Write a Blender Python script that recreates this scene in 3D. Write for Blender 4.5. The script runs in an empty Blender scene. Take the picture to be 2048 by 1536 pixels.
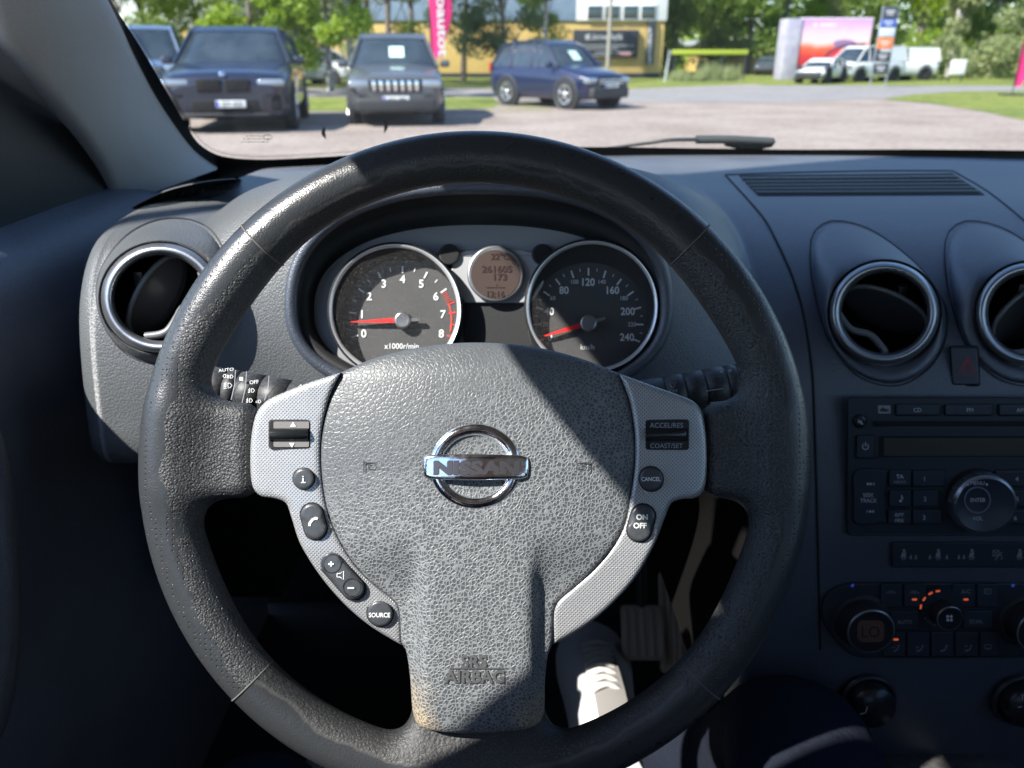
import bpy, bmesh, math, random
import numpy as np
from mathutils import Vector, Matrix, Euler
from mathutils.geometry import delaunay_2d_cdt
R = math.radians
sc = bpy.context.scene
col = sc.collection
# ------------------------------------------------------------------ camera
FPX = 1539.0                       # focal length in photo pixels (2048 wide)
PITCH = R(23.2)
CAM = np.array([0.0, 0.0, 1.30])
FWD = np.array([0.0, math.cos(PITCH), -math.sin(PITCH)])
UPV = np.array([0.0, math.sin(PITCH), math.cos(PITCH)])
RGT = np.array([1.0, 0.0, 0.0])
cd = bpy.data.cameras.new('camera'); cam = bpy.data.objects.new('camera', cd); col.objects.link(cam)
cam.location = CAM; cam.rotation_euler = (R(90) - PITCH, 0, 0)
cd.sensor_width = 36; cd.lens = 36 * FPX / 2048
cd.clip_start = 0.01; cd.clip_end = 2000
cd.dof.use_dof = True; cd.dof.focus_distance = 0.47; cd.dof.aperture_fstop = 9.5; cd.dof.aperture_blades = 0
sc.camera = cam
# ------------------------------------------------------------------ sky and sun
SUN_EL, SUN_AZ = R(45), R(30)      # sun to the left of the view and slightly behind it
SDIR = np.array([-math.cos(SUN_EL) * math.cos(SUN_AZ), -math.cos(SUN_EL) * math.sin(SUN_AZ), math.sin(SUN_EL)])
w = bpy.data.worlds.new('World'); sc.world = w; w.use_nodes = True
nt = w.node_tree; bg = nt.nodes['Background']
sky = nt.nodes.new('ShaderNodeTexSky'); sky.sky_type = 'NISHITA'; sky.sun_disc = False
sky.sun_elevation = SUN_EL; sky.sun_rotation = math.atan2(SDIR[0], SDIR[1])
sky.air_density = 1.0; sky.dust_density = 0.3; sky.ozone_density = 4.0
nt.links.new(sky.outputs[0], bg.inputs[0]); bg.inputs[1].default_value = 0.12
sd = bpy.data.lights.new('sun', 'SUN'); sun = bpy.data.objects.new('sun', sd); col.objects.link(sun)
sd.energy = 4.4; sd.angle = R(0.6); sd.color = (1.0, 0.955, 0.89)
sun.rotation_euler = Vector(SDIR).to_track_quat('Z', 'Y').to_euler(); sun.location = (-8, -4, 12)
sc.view_settings.view_transform = 'Standard'; sc.view_settings.look = 'None'
sc.view_settings.exposure = 1.42; sc.view_settings.gamma = 1.0
sc.cycles.use_denoising = True; sc.cycles.denoiser = 'OPENIMAGEDENOISE'
sc.cycles.max_bounces = 10; sc.cycles.diffuse_bounces = 5; sc.cycles.glossy_bounces = 4
sc.cycles.transparent_max_bounces = 24; sc.cycles.caustics_reflective = False; sc.cycles.caustics_refractive = False
sc.cycles.sample_clamp_indirect = 4.0
sc.cycles.use_adaptive_sampling = True; sc.cycles.adaptive_threshold = 0.01

# ------------------------------------------------------------------ pixel helpers (photo pixels, 2048 x 1536)
def ray(u, v):
    u = np.asarray(u, float); v = np.asarray(v, float)
    return ((u - 1024) / FPX)[..., None] * RGT + (-(v - 768) / FPX)[..., None] * UPV + FWD
class Plane:
    """a flat working plane standing in the scene; (u, v, h) -> point h metres proud of it along the line of sight through (u, v)"""
    def __init__(s, o, n):
        s.o = np.array(o, float); s.n = np.array(n, float); s.n /= np.linalg.norm(s.n)
    def __call__(s, u, v, h=0.0):
        d = ray(u, v); t = (np.dot(s.o - CAM, s.n) + h) / (d @ s.n)
        return CAM + d * np.asarray(t)[..., None]
    def up(s, h): return Plane(s.o + s.n * h, s.n)
def depth_plane(d): return Plane(CAM + FWD * d, -FWD)
def pix(P):
    P = np.asarray(P, float) - CAM; t = P @ FWD
    return 1024 + FPX * (P @ RGT) / t, 768 - FPX * (P @ UPV) / t
GROUND = Plane((0, 0, 0), (0, 0, 1))
def atz(u, v, z):
    d = ray(u, v); t = (z - CAM[2]) / d[..., 2]; return CAM + d * t[..., None]
def aty(u, v, y):
    d = ray(u, v); t = (y - CAM[1]) / d[..., 1]; return CAM + d * t[..., None]

def smooth_poly(pts, step=6.0, closed=True):
    """Catmull-Rom through pts, resampled; a point given twice stays a corner"""
    P = [np.array(p, float) for p in pts]; n = len(P); out = []
    rng = range(n) if closed else range(n - 1)
    for i in rng:
        p1, p2 = P[i], P[(i + 1) % n]
        if np.allclose(p1, p2): continue
        p0 = P[(i - 1) % n] if (closed or i > 0) else p1
        p3 = P[(i + 2) % n] if (closed or i + 2 < n) else p2
        L = np.linalg.norm(p2 - p1); k = max(1, int(math.ceil(L / step)))
        if np.allclose(p0, p1): m1 = (p2 - p1) * .5
        else: m1 = (p2 - p0) * .5 * min(1, 2 * L / max(np.linalg.norm(p2 - p0), 1e-9))
        if np.allclose(p3, p2): m2 = (p2 - p1) * .5
        else: m2 = (p3 - p1) * .5 * min(1, 2 * L / max(np.linalg.norm(p3 - p1), 1e-9))
        for j in range(k):
            t = j / k; t2, t3 = t * t, t * t * t
            out.append((2*t3-3*t2+1) * p1 + (t3-2*t2+t) * m1 + (-2*t3+3*t2) * p2 + (t3-t2) * m2)
    if not closed: out.append(P[-1])
    return np.array(out)
def area2(P):
    x, y = P[:, 0], P[:, 1]; return float(np.sum(x * np.roll(y, -1) - np.roll(x, -1) * y)) / 2
def inside(P, Q):
    x, y = Q[:, 0], Q[:, 1]; r = np.zeros(len(Q), bool); n = len(P)
    for i in range(n):
        x1, y1 = P[i]; x2, y2 = P[(i + 1) % n]
        c = (y1 > y) != (y2 > y)
        with np.errstate(divide='ignore', invalid='ignore'):
            r ^= c & (x < (x2 - x1) * (y - y1) / (y2 - y1 + 1e-30) + x1)
    return r
def pdist(P, Q):
    best = np.full(len(Q), 1e9); n = len(P)
    for i in range(n):
        a = P[i]; b = P[(i + 1) % n]; ab = b - a; L = ab @ ab
        if L < 1e-18: continue
        t = np.clip(((Q - a) @ ab) / L, 0, 1); d = np.hypot(*(Q - (a + t[:, None] * ab)).T); best = np.minimum(best, d)
    return best
def circ(cx, cy, rx, ry=None, n=48, a0=0, a1=360):
    ry = rx if ry is None else ry
    if a1 - a0 >= 360: t = np.radians(np.linspace(a0, a1, n, endpoint=False))
    else: t = np.radians(np.linspace(a0, a1, n))
    return np.stack([cx + rx * np.cos(t), cy - ry * np.sin(t)], 1)
def rrect(x0, y0, x1, y1, r, n=5, skew=None):
    P = []
    for cx, cy, a in ((x1 - r, y0 + r, -90), (x1 - r, y1 - r, 0), (x0 + r, y1 - r, 90), (x0 + r, y0 + r, 180)):
        for i in range(n + 1):
            t = R(a + 90 * i / n); P.append((cx + r * math.cos(t), cy + r * math.sin(t)))
    P = np.array(P)
    if skew: P = np.array([skew(p) for p in P])
    return P
def stroke2d(pts, wd):
    """outline of a thick open polyline in 2D"""
    P = np.array(pts, float); n = len(P); T = np.zeros_like(P)
    T[1:-1] = P[2:] - P[:-2]; T[0] = P[1] - P[0]; T[-1] = P[-1] - P[-2]
    T /= np.maximum(np.linalg.norm(T, axis=1), 1e-9)[:, None]; N = np.stack([-T[:, 1], T[:, 0]], 1)
    return np.concatenate([P + N * wd / 2, (P - N * wd / 2)[::-1]])

# ------------------------------------------------------------------ mesh builder
WM = {}
def rootof(parent):
    return WM.get(parent.name, Matrix()) if parent is not None else Matrix()
_glyph = {}
def glyphs(s, bold=0.0):
    """triangles of a line of text, cap height 1, starting at x=0"""
    key = (s, bold)
    if key in _glyph: return _glyph[key]
    c = bpy.data.curves.new('txt', 'FONT'); c.body = s; c.size = 1.0; c.resolution_u = 3; c.offset = bold
    o = bpy.data.objects.new('txt', c); col.objects.link(o)
    dg = bpy.context.evaluated_depsgraph_get(); dg.update(); me = bpy.data.meshes.new_from_object(o.evaluated_get(dg))
    V = np.array([v.co[:2] for v in me.vertices]) if len(me.vertices) else np.zeros((0, 2))
    F = [tuple(p.vertices) for p in me.polygons]
    bpy.data.objects.remove(o); bpy.data.curves.remove(c); bpy.data.meshes.remove(me)
    if len(V): V = V / 0.70; V[:, 0] -= V[:, 0].min()
    _glyph[key] = (V, F); return _glyph[key]
class MB:
    def __init__(s): s.v = []; s.n = 0; s.f = []; s.m = []; s.sm = []
    def add(s, V, F, mi=0, smooth=True):
        V = np.asarray(V, float).reshape(-1, 3); s.v.append(V)
        o = s.n; s.n += len(V)
        for f in F: s.f.append([o + int(i) for i in f])
        s.m += [mi] * len(F); s.sm += [smooth] * len(F); return s
    def grid(s, G, mi=0, closed_u=False, closed_v=False, smooth=True, flip=False):
        G = np.asarray(G, float); a, b = G.shape[:2]; F = []
        for i in range(a if closed_u else a - 1):
            for j in range(b if closed_v else b - 1):
                q = [i * b + j, ((i + 1) % a) * b + j, ((i + 1) % a) * b + (j + 1) % b, i * b + (j + 1) % b]
                F.append(q[::-1] if flip else q)
        return s.add(G.reshape(-1, 3), F, mi, smooth)
    def loft(s, loops, mi=0, closed=True, cap0=False, cap1=False, smooth=True):
        G = np.array(loops); s.grid(G, mi, False, closed, smooth)
        n = G.shape[1]
        if cap0: s.add(G[0], [list(range(n))[::-1]], mi, False)
        if cap1: s.add(G[-1], [list(range(n))], mi, False)
        return s
    def prism(s, M, P, h0, h1, mi=0, bev=0.0, top=True, mi_top=None):
        """outline P (pixels) raised from h0 to h1 on plane M, with an inset bevel (pixels)"""
        P = np.asarray(P, float)
        if area2(P) < 0: P = P[::-1]
        L = [M(P[:, 0], P[:, 1], h0)]
        if bev > 0:
            n = len(P); T = np.roll(P, -1, 0) - np.roll(P, 1, 0); T /= np.maximum(np.linalg.norm(T, axis=1), 1e-9)[:, None]
            N = np.stack([-T[:, 1], T[:, 0]], 1); px = FPXM(M)
            dh = min(abs(h1 - h0) * .8, bev * px)
            for a in (0, 30, 60, 90):
                k = 1 - math.cos(R(a)); Q = P + N * bev * k; L.append(M(Q[:, 0], Q[:, 1], h1 - dh * (1 - math.sin(R(a)))))
        else: L.append(M(P[:, 0], P[:, 1], h1))
        G = np.array(L)
        s.grid(G, mi, False, True, smooth=bev > 0)
        if top: s.add(G[-1], [list(range(len(P)))[::-1]], mi if mi_top is None else mi_top, False)
        return s
    def flat(s, M, P, h, mi=0):
        P = np.asarray(P, float)
        if area2(P) < 0: P = P[::-1]
        return s.add(M(P[:, 0], P[:, 1], h), [list(range(len(P)))[::-1]], mi, False)
    def line(s, M, pts, wd, h, mi=0, smooth=False):
        P = np.array(pts, float); Q = stroke2d(P, wd); n = len(P)
        V = M(Q[:, 0], Q[:, 1], h); F = [[i, i + 1, 2 * n - 2 - i, 2 * n - 1 - i] for i in range(n - 1)]
        return s.add(V, F, mi, False)
    def ringflat(s, M, P0, P1, h, mi=0):
        n = len(P0); V = np.concatenate([M(P0[:, 0], P0[:, 1], h), M(P1[:, 0], P1[:, 1], h)])
        return s.add(V, [[i, (i + 1) % n, n + (i + 1) % n, n + i] for i in range(n)], mi, False)
    def text(s, M, t, u, v, cap, h, mi=0, ang=0.0, align='c', wscale=1.0, bold=0.0, shear=0.0):
        """text with its centre (or left end) at pixel (u, v); cap height in pixels"""
        V, F = glyphs(t, bold)
        if not len(V): return s
        W = V[:, 0].max(); x = V[:, 0] * cap * wscale; y = V[:, 1] * cap - cap / 2; x = x + shear * y
        if align == 'c': x = x - W * cap * wscale / 2
        ca, sa = math.cos(R(ang)), math.sin(R(ang))
        U = u + x * ca + y * sa; W2 = v - (-x * sa + y * ca)
        return s.add(M(U, W2, h), F, mi, False)
    def tube(s, pts, r, mi=0, n=10, cap=True, closed=False):
        P = np.array(pts, float); k = len(P); rr = np.full(k, r, float) if np.isscalar(r) else np.array(r, float)
        T = np.zeros_like(P)
        if closed: T = np.roll(P, -1, 0) - np.roll(P, 1, 0)
        else: T[1:-1] = P[2:] - P[:-2]; T[0] = P[1] - P[0]; T[-1] = P[-1] - P[-2]
        T /= np.maximum(np.linalg.norm(T, axis=1), 1e-9)[:, None]
        ref = np.array([0, 0, 1.0]) if abs(T[0][2]) < .9 else np.array([1.0, 0, 0])
        A = np.cross(T[0], ref); A /= np.linalg.norm(A); L = []
        for i in range(k):
            A = A - T[i] * (A @ T[i]); A /= max(np.linalg.norm(A), 1e-9); B = np.cross(T[i], A)
            a = np.linspace(0, 2 * math.pi, n, endpoint=False)
            L.append(P[i] + rr[i] * (np.cos(a)[:, None] * A + np.sin(a)[:, None] * B))
        G = np.array(L); s.grid(G, mi, closed, True)
        if cap and not closed:
            s.add(G[0], [list(range(n))], mi, False); s.add(G[-1], [list(range(n))[::-1]], mi, False)
        return s
    def box(s, c, h, mi=0, rot=None, bev=0.0):
        c = np.array(c, float); h = np.array(h, float)
        Rm = np.array(rot) if rot is not None else np.eye(3)
        if bev <= 0:
            V = np.array([(x, y, z) for x in (-1, 1) for y in (-1, 1) for z in (-1, 1)]) * h
            F = [(0, 1, 3, 2), (4, 6, 7, 5), (0, 4, 5, 1), (2, 3, 7, 6), (0, 2, 6, 4), (1, 5, 7, 3)]
            return s.add(V @ Rm.T + c, F, mi, False)
        b = bmesh.new(); bmesh.ops.create_cube(b, size=2.0)
        for vv in b.verts: vv.co = Vector([vv.co[i] * h[i] for i in range(3)])
        bmesh.ops.bevel(b, geom=list(b.edges), offset=min(bev, min(h) * .95), segments=3, profile=.5, affect='EDGES')
        b.verts.index_update(); V = np.array([tuple(x.co) for x in b.verts]); F = [[q.index for q in f.verts] for f in b.faces]; b.free()
        return s.add(V @ Rm.T + c, F, mi, True)
    def lathe(s, prof, c, axis, mi=0, n=40, ref=None):
        """profile (radius, height) turned about an axis through c"""
        ax = np.array(axis, float); ax /= np.linalg.norm(ax)
        rf = np.array([0, 0, 1.0]) if abs(ax[2]) < .9 else np.array([1.0, 0, 0])
        A = np.cross(ax, rf); A /= np.linalg.norm(A); B = np.cross(ax, A); a = np.linspace(0, 2 * math.pi, n, endpoint=False)
        G = np.array([[np.array(c) + ax * h + r * (math.cos(t) * A + math.sin(t) * B) for t in a] for r, h in prof])
        return s.grid(G, mi, False, True)
    def build(s, name, mats, parent=None, label=None, auto=None):
        me = bpy.data.meshes.new(name)
        V = np.concatenate(s.v) if s.v else np.zeros((0, 3))
        if parent is not None and parent.name in WM:
            Mi = np.array(WM[parent.name].inverted()); V = V @ Mi[:3, :3].T + Mi[:3, 3]
        me.from_pydata(V.tolist(), [], s.f)
        if not isinstance(mats, (list, tuple)): mats = [mats]
        for m in mats: me.materials.append(m)
        me.polygons.foreach_set('material_index', np.array(s.m, dtype=np.int32))
        me.polygons.foreach_set('use_smooth', np.array(s.sm, dtype=bool))
        me.update()
        if auto:
            try: me.set_sharp_from_angle(angle=R(auto))
            except Exception: pass
        o = bpy.data.objects.new(name, me); col.objects.link(o)
        if parent is not None: o.parent = parent; WM[o.name] = WM.get(parent.name, Matrix())
        if label: o['label'] = label
        return o
def FPXM(M):
    a = M(np.array([1024.]), np.array([768.]))[0]; return np.linalg.norm(a - CAM) / FPX
def thing(name, label, cat, loc=(0, 0, 0), rot=None, group=None, kind=None):
    o = bpy.data.objects.new(name, None); col.objects.link(o); o.empty_display_size = .05
    m = Matrix.Translation(loc)
    if rot is not None: m = m @ rot.to_4x4()
    o.matrix_world = m; o.location = m.to_translation(); o.rotation_euler = m.to_euler(); WM[o.name] = m
    o['label'] = label; o['category'] = cat
    if group: o['group'] = group
    if kind: o['kind'] = kind
    return o
def tag(o, label, cat=None, group=None, kind=None):
    o['label'] = label
    if cat: o['category'] = cat
    if group: o['group'] = group
    if kind: o['kind'] = kind
    return o
def copy_tree(o, parent=None):
    c = o.copy(); col.objects.link(c); c.parent = parent; WM[c.name] = WM.get(o.name, Matrix())
    for ch in list(o.children): copy_tree(ch, c)
    return c

def domed(mb, M, P, hf, edge=10.0, back=-0.01, mi=0, step=7.0, drop=None):
    """a cushion-like solid: outline P (pixels), height field hf(u, v) metres on plane M, rounded edge"""
    P = np.asarray(P, float)
    if area2(P) < 0: P = P[::-1]
    x0, y0 = P.min(0); x1, y1 = P.max(0)
    gx, gy = np.meshgrid(np.arange(x0, x1, step), np.arange(y0, y1, step)); gx = gx + (np.arange(gx.shape[0]) % 2)[:, None] * step / 2
    Q = np.stack([gx.ravel(), gy.ravel()], 1); Q = Q[inside(P, Q)]; dq = pdist(P, Q); 
    rings = []
    n = len(P); T = np.roll(P, -1, 0) - np.roll(P, 1, 0); T /= np.maximum(np.linalg.norm(T, axis=1), 1e-9)[:, None]; N = np.stack([-T[:, 1], T[:, 0]], 1)
    for k in (.06, .22, .5, 1.0):
        q = P + N * edge * k; ok = inside(P, q)
        dd = pdist(P, q); ok &= dd > edge * k * .85; rings.append(q[ok])
    Q = Q[dq > edge * 1.15 if edge < 30 else dq > step * .7]
    A = np.concatenate([P] + rings + [Q])
    res = delaunay_2d_cdt([Vector(a) for a in A], [], [list(range(n))], 1, 1e-5)
    V2 = np.array([tuple(v) for v in res[0]]); F = [list(f) for f in res[2]]
    d = pdist(P, V2); d[d < 1e-3] = 0
    px = FPXM(M); dr = edge * px if drop is None else drop
    H = hf(V2[:, 0], V2[:, 1]) - dr * (1 - np.sqrt(np.maximum(0, 1 - (1 - np.minimum(d / edge, 1)) ** 2)))
    V = M(V2[:, 0], V2[:, 1], H)
    F = [f if area2(V2[f]) < 0 else f[::-1] for f in F]
    mb.add(V, F, mi, True)
    h0 = hf(P[:, 0], P[:, 1]) - dr
    mb.grid(np.array([M(P[:, 0], P[:, 1], back), M(P[:, 0], P[:, 1], h0)]), mi, False, True, True)
    return mb

def surface_nets(F, org, h):
    nx, ny, nz = F.shape; ins = F < 0
    c = [F[i:nx-1+i, j:ny-1+j, k:nz-1+k] for i in (0, 1) for j in (0, 1) for k in (0, 1)]
    off = [(i, j, k) for i in (0, 1) for j in (0, 1) for k in (0, 1)]
    cnt = sum((x < 0).astype(int) for x in c); act = (cnt > 0) & (cnt < 8)
    idx = np.full(act.shape, -1, int); ijk = np.argwhere(act); idx[act] = np.arange(len(ijk))
    cv = [x[act] for x in c]; acc = np.zeros((len(ijk), 3)); num = np.zeros(len(ijk))
    for a in range(8):
        for b in range(a + 1, 8):
            da = np.array(off[b]) - np.array(off[a])
            if np.abs(da).sum() != 1: continue
            m = (cv[a] < 0) != (cv[b] < 0); t = np.where(m, cv[a] / np.where(m, cv[a] - cv[b], 1), 0)
            acc += np.where(m[:, None], np.array(off[a]) + t[:, None] * da, 0); num += m
    V = (ijk + acc / num[:, None]) * h + np.array(org); Fs = []
    for ax in range(3):
        o1, o2 = [(1, 2), (2, 0), (0, 1)][ax]
        sl0 = [slice(None)] * 3; sl1 = [slice(None)] * 3; sl0[ax] = slice(0, -1); sl1[ax] = slice(1, None)
        a = ins[tuple(sl0)]; b = ins[tuple(sl1)]
        E = np.argwhere(a != b); lim = np.array(act.shape)
        E = E[(E[:, o1] > 0) & (E[:, o2] > 0) & (E[:, o1] < lim[o1]) & (E[:, o2] < lim[o2])]
        def g(d1, d2):
            q = E.copy(); q[:, o1] += d1; q[:, o2] += d2; return idx[q[:, 0], q[:, 1], q[:, 2]]
        Q = np.stack([g(-1, -1), g(0, -1), g(0, 0), g(-1, 0)], 1)
        fl = ~a[E[:, 0], E[:, 1], E[:, 2]]; Q[fl] = Q[fl][:, ::-1]; Fs.append(Q[(Q >= 0).all(1)])
    return V, np.concatenate(Fs)

# ------------------------------------------------------------------ materials
def mat(name, c, rough=.5, metal=0.0, c2=None, cscale=30.0, bumps=(), spec=.5, coat=0.0, emit=None, estr=1.0, rvar=0.0, sheen=0.0, coords='Object'):
    m = bpy.data.materials.new(name); m.use_nodes = True; t = m.node_tree; b = t.nodes['Principled BSDF']
    b.inputs['Base Color'].default_value = (*c, 1); b.inputs['Roughness'].default_value = rough; b.inputs['Metallic'].default_value = metal
    b.inputs['Specular IOR Level'].default_value = spec; b.inputs['Coat Weight'].default_value = coat
    if sheen: b.inputs['Sheen Weight'].default_value = sheen
    tc = t.nodes.new('ShaderNodeTexCoord'); co = tc.outputs[coords]
    if emit: b.inputs['Emission Color'].default_value = (*emit, 1); b.inputs['Emission Strength'].default_value = estr
    def noise(scale, det=4, rg=.6):
        n = t.nodes.new('ShaderNodeTexNoise'); n.inputs['Scale'].default_value = scale; n.inputs['Detail'].default_value = det
        n.inputs['Roughness'].default_value = rg; t.links.new(co, n.inputs['Vector']); return n
    if c2 is not None:
        n = noise(cscale); r = t.nodes.new('ShaderNodeMapRange'); r.inputs[1].default_value = .35; r.inputs[2].default_value = .65
        t.links.new(n.outputs[0], r.inputs[0]); x = t.nodes.new('ShaderNodeMix'); x.data_type = 'RGBA'
        x.inputs[6].default_value = (*c, 1); x.inputs[7].default_value = (*c2, 1); t.links.new(r.outputs[0], x.inputs[0]); t.links.new(x.outputs[2], b.inputs['Base Color'])
    if rvar:
        n = noise(cscale * .7, 3); r = t.nodes.new('ShaderNodeMapRange'); r.inputs[1].default_value = .3; r.inputs[2].default_value = .7
        r.inputs[3].default_value = rough - rvar; r.inputs[4].default_value = rough + rvar
        t.links.new(n.outputs[0], r.inputs[0]); t.links.new(r.outputs[0], b.inputs['Roughness'])
    prev = None
    for kind, scale, dist in bumps:
        if kind == 'noise': h = noise(scale, 3).outputs[0]
        elif kind == 'cell':
            n = t.nodes.new('ShaderNodeTexVoronoi'); n.feature = 'F1'; n.inputs['Scale'].default_value = scale; t.links.new(co, n.inputs['Vector'])
            i = t.nodes.new('ShaderNodeMath'); i.operation = 'MULTIPLY'; i.inputs[1].default_value = -1; t.links.new(n.outputs['Distance'], i.inputs[0]); h = i.outputs[0]
        elif kind == 'crack':
            n = t.nodes.new('ShaderNodeTexVoronoi'); n.feature = 'DISTANCE_TO_EDGE'; n.inputs['Scale'].default_value = scale; t.links.new(co, n.inputs['Vector'])
            i = t.nodes.new('ShaderNodeMapRange'); i.inputs[2].default_value = .12; i.clamp = True; t.links.new(n.outputs['Distance'], i.inputs[0]); h = i.outputs[0]
        elif kind == 'pits':
            n = t.nodes.new('ShaderNodeTexVoronoi'); n.inputs['Scale'].default_value = scale; n.inputs['Randomness'].default_value = .25; t.links.new(co, n.inputs['Vector'])
            i = t.nodes.new('ShaderNodeMapRange'); i.inputs[1].default_value = .1; i.inputs[2].default_value = .22; i.clamp = True; t.links.new(n.outputs['Distance'], i.inputs[0]); h = i.outputs[0]
        bp = t.nodes.new('ShaderNodeBump'); bp.inputs['Strength'].default_value = 1.0; bp.inputs['Distance'].default_value = dist
        t.links.new(h, bp.inputs['Height'])
        if prev: t.links.new(prev.outputs[0], bp.inputs['Normal'])
        prev = bp
    if prev: t.links.new(prev.outputs[0], b.inputs['Normal'])
    return m
def nodes_of(m): return m.node_tree, m.node_tree.nodes['Principled BSDF']
class G:
    """tiny node-expression helper for the custom materials"""
    def __init__(s, m): s.t = m.node_tree; s.b = s.t.nodes['Principled BSDF']; tc = s.t.nodes.new('ShaderNodeTexCoord'); s.co = tc.outputs['Object']; x = s.t.nodes.new('ShaderNodeSeparateXYZ'); s.t.links.new(s.co, x.inputs[0]); s.x, s.y, s.z = x.outputs
    def math(s, op, a, b=None, c=None):
        n = s.t.nodes.new('ShaderNodeMath'); n.operation = op
        for i, q in enumerate((a, b, c)):
            if q is None: continue
            if isinstance(q, (int, float)): n.inputs[i].default_value = q
            else: s.t.links.new(q, n.inputs[i])
        return n.outputs[0]
    def ramp(s, a, f0, f1, t0=0.0, t1=1.0):
        n = s.t.nodes.new('ShaderNodeMapRange'); n.clamp = True; n.interpolation_type = 'SMOOTHSTEP'; s.t.links.new(a, n.inputs[0])
        for i, q in enumerate((f0, f1, t0, t1)): n.inputs[i + 1].default_value = q
        return n.outputs[0]
    def noise(s, sc_, det=4, rg=.6, vec=None):
        n = s.t.nodes.new('ShaderNodeTexNoise'); n.inputs['Scale'].default_value = sc_; n.inputs['Detail'].default_value = det; n.inputs['Roughness'].default_value = rg
        s.t.links.new(vec or s.co, n.inputs['Vector']); return n.outputs[0]
    def vor(s, sc_, feat='F1', rnd=1.0, vec=None):
        n = s.t.nodes.new('ShaderNodeTexVoronoi'); n.feature = feat; n.inputs['Scale'].default_value = sc_; n.inputs['Randomness'].default_value = rnd
        s.t.links.new(vec or s.co, n.inputs['Vector']); return n.outputs['Distance']
    def mixc(s, f, a, b):
        n = s.t.nodes.new('ShaderNodeMix'); n.data_type = 'RGBA'
        if isinstance(f, (int, float)): n.inputs[0].default_value = f
        else: s.t.links.new(f, n.inputs[0])
        for i, q in ((6, a), (7, b)):
            if isinstance(q, tuple): n.inputs[i].default_value = (*q, 1)
            else: s.t.links.new(q, n.inputs[i])
        return n.outputs[2]
    def bump(s, h, dist, prev=None):
        n = s.t.nodes.new('ShaderNodeBump'); n.inputs['Strength'].default_value = 1; n.inputs['Distance'].default_value = dist; s.t.links.new(h, n.inputs['Height'])
        if prev: s.t.links.new(prev, n.inputs['Normal'])
        return n.outputs[0]
    def set(s, name, v): s.t.links.new(v, s.b.inputs[name])
def glassmat(name, tint=(.9, .96, .94), refl=.06, rough=0.0):
    m = bpy.data.materials.new(name); m.use_nodes = True; t = m.node_tree; t.nodes.clear()
    o = t.nodes.new('ShaderNodeOutputMaterial'); tr = t.nodes.new('ShaderNodeBsdfTransparent'); gl = t.nodes.new('ShaderNodeBsdfGlossy'); mx = t.nodes.new('ShaderNodeMixShader')
    fr = t.nodes.new('ShaderNodeLayerWeight'); fr.inputs[0].default_value = .5; pw = t.nodes.new('ShaderNodeMath'); pw.operation = 'POWER'; pw.inputs[1].default_value = 5
    mu = t.nodes.new('ShaderNodeMath'); mu.operation = 'MULTIPLY_ADD'; mu.inputs[1].default_value = .7; mu.inputs[2].default_value = refl; mu.use_clamp = True
    t.links.new(fr.outputs['Facing'], pw.inputs[0]); t.links.new(pw.outputs[0], mu.inputs[0])
    tr.inputs[0].default_value = (*tint, 1); gl.inputs['Roughness'].default_value = rough; t.links.new(mu.outputs[0], mx.inputs[0])
    t.links.new(tr.outputs[0], mx.inputs[1]); t.links.new(gl.outputs[0], mx.inputs[2]); t.links.new(mx.outputs[0], o.inputs[0]); return m
# ================================================================== materials for the cabin
M_black = mat('matt_black', (.012, .013, .014), .6, bumps=(('noise', 900, .0002),))
M_deep = mat('deep_black', (.004, .004, .005), .8)
M_white = mat('print_white', (.72, .74, .74), .6)
M_dimwhite = mat('print_grey', (.30, .33, .36), .6)
M_gloss = mat('gloss_black', (.014, .016, .018), .28, bumps=(('noise', 500, .0001),))
M_satin = mat('satin_silver', (.33, .34, .35), .32, metal=.85, rvar=.08, cscale=60, bumps=(('noise', 700, .00006),))
M_chrome = mat('chrome', (.9, .91, .93), .13, metal=1.0, c2=(.7, .72, .74), cscale=260, rvar=.06, bumps=(('noise', 160, .00012), ('noise', 2200, .00002)))
M_red = mat('needle_red', (.75, .02, .015), .4)
def leather_top():
    m = mat('leather_smooth', (.03, .032, .034), .42); g = G(m)
    wv = g.noise(26, 3); r = g.math('SQRT', g.math('ADD', g.math('MULTIPLY', g.x, g.x), g.math('MULTIPLY', g.y, g.y)))
    rr = g.math('ADD', r, g.math('MULTIPLY', g.math('SUBTRACT', wv, .5), .016))
    worn = g.ramp(rr, .1655, .1705, 1, 0)                       # inner side of the rim is cracked and rough
    fine = g.vor(1050, 'F1'); crk = g.vor(520, 'DISTANCE_TO_EDGE'); crk = g.ramp(crk, 0, .14)
    rough = g.vor(560, 'F1'); fib = g.noise(1500, 4, .7)
    h1 = g.math('MULTIPLY', fine, -.6); h2 = g.math('MULTIPLY_ADD', rough, -1.5, g.math('MULTIPLY', fib, 1.6))
    mx = g.t.nodes.new('ShaderNodeMix'); g.t.links.new(worn, mx.inputs[0]); g.t.links.new(h1, mx.inputs[2]); g.t.links.new(h2, mx.inputs[3])
    b = g.bump(mx.outputs[0], .00018); b = g.bump(g.noise(45, 3), .0004, b); g.set('Normal', b)
    c = g.mixc(worn, (.030, .033, .036), (.022, .023, .024)); edge = g.math('ABSOLUTE', g.math('SUBTRACT', worn, .5)); edge = g.ramp(edge, .12, .4, 1, 0)
    speck = g.ramp(g.noise(1300, 2), .58, .68); c = g.mixc(g.math('MULTIPLY', edge, .13), c, (.25, .24, .22)); c = g.mixc(g.math('MULTIPLY', g.math('MULTIPLY', speck, worn), .35), c, (.22, .21, .2))
    # pale dust spots on the left part
    g.set('Base Color', c); g.set('Roughness', g.math('MULTIPLY_ADD', worn, .14, g.math('MULTIPLY_ADD', g.noise(160, 3), .12, .23))); return m
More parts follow.
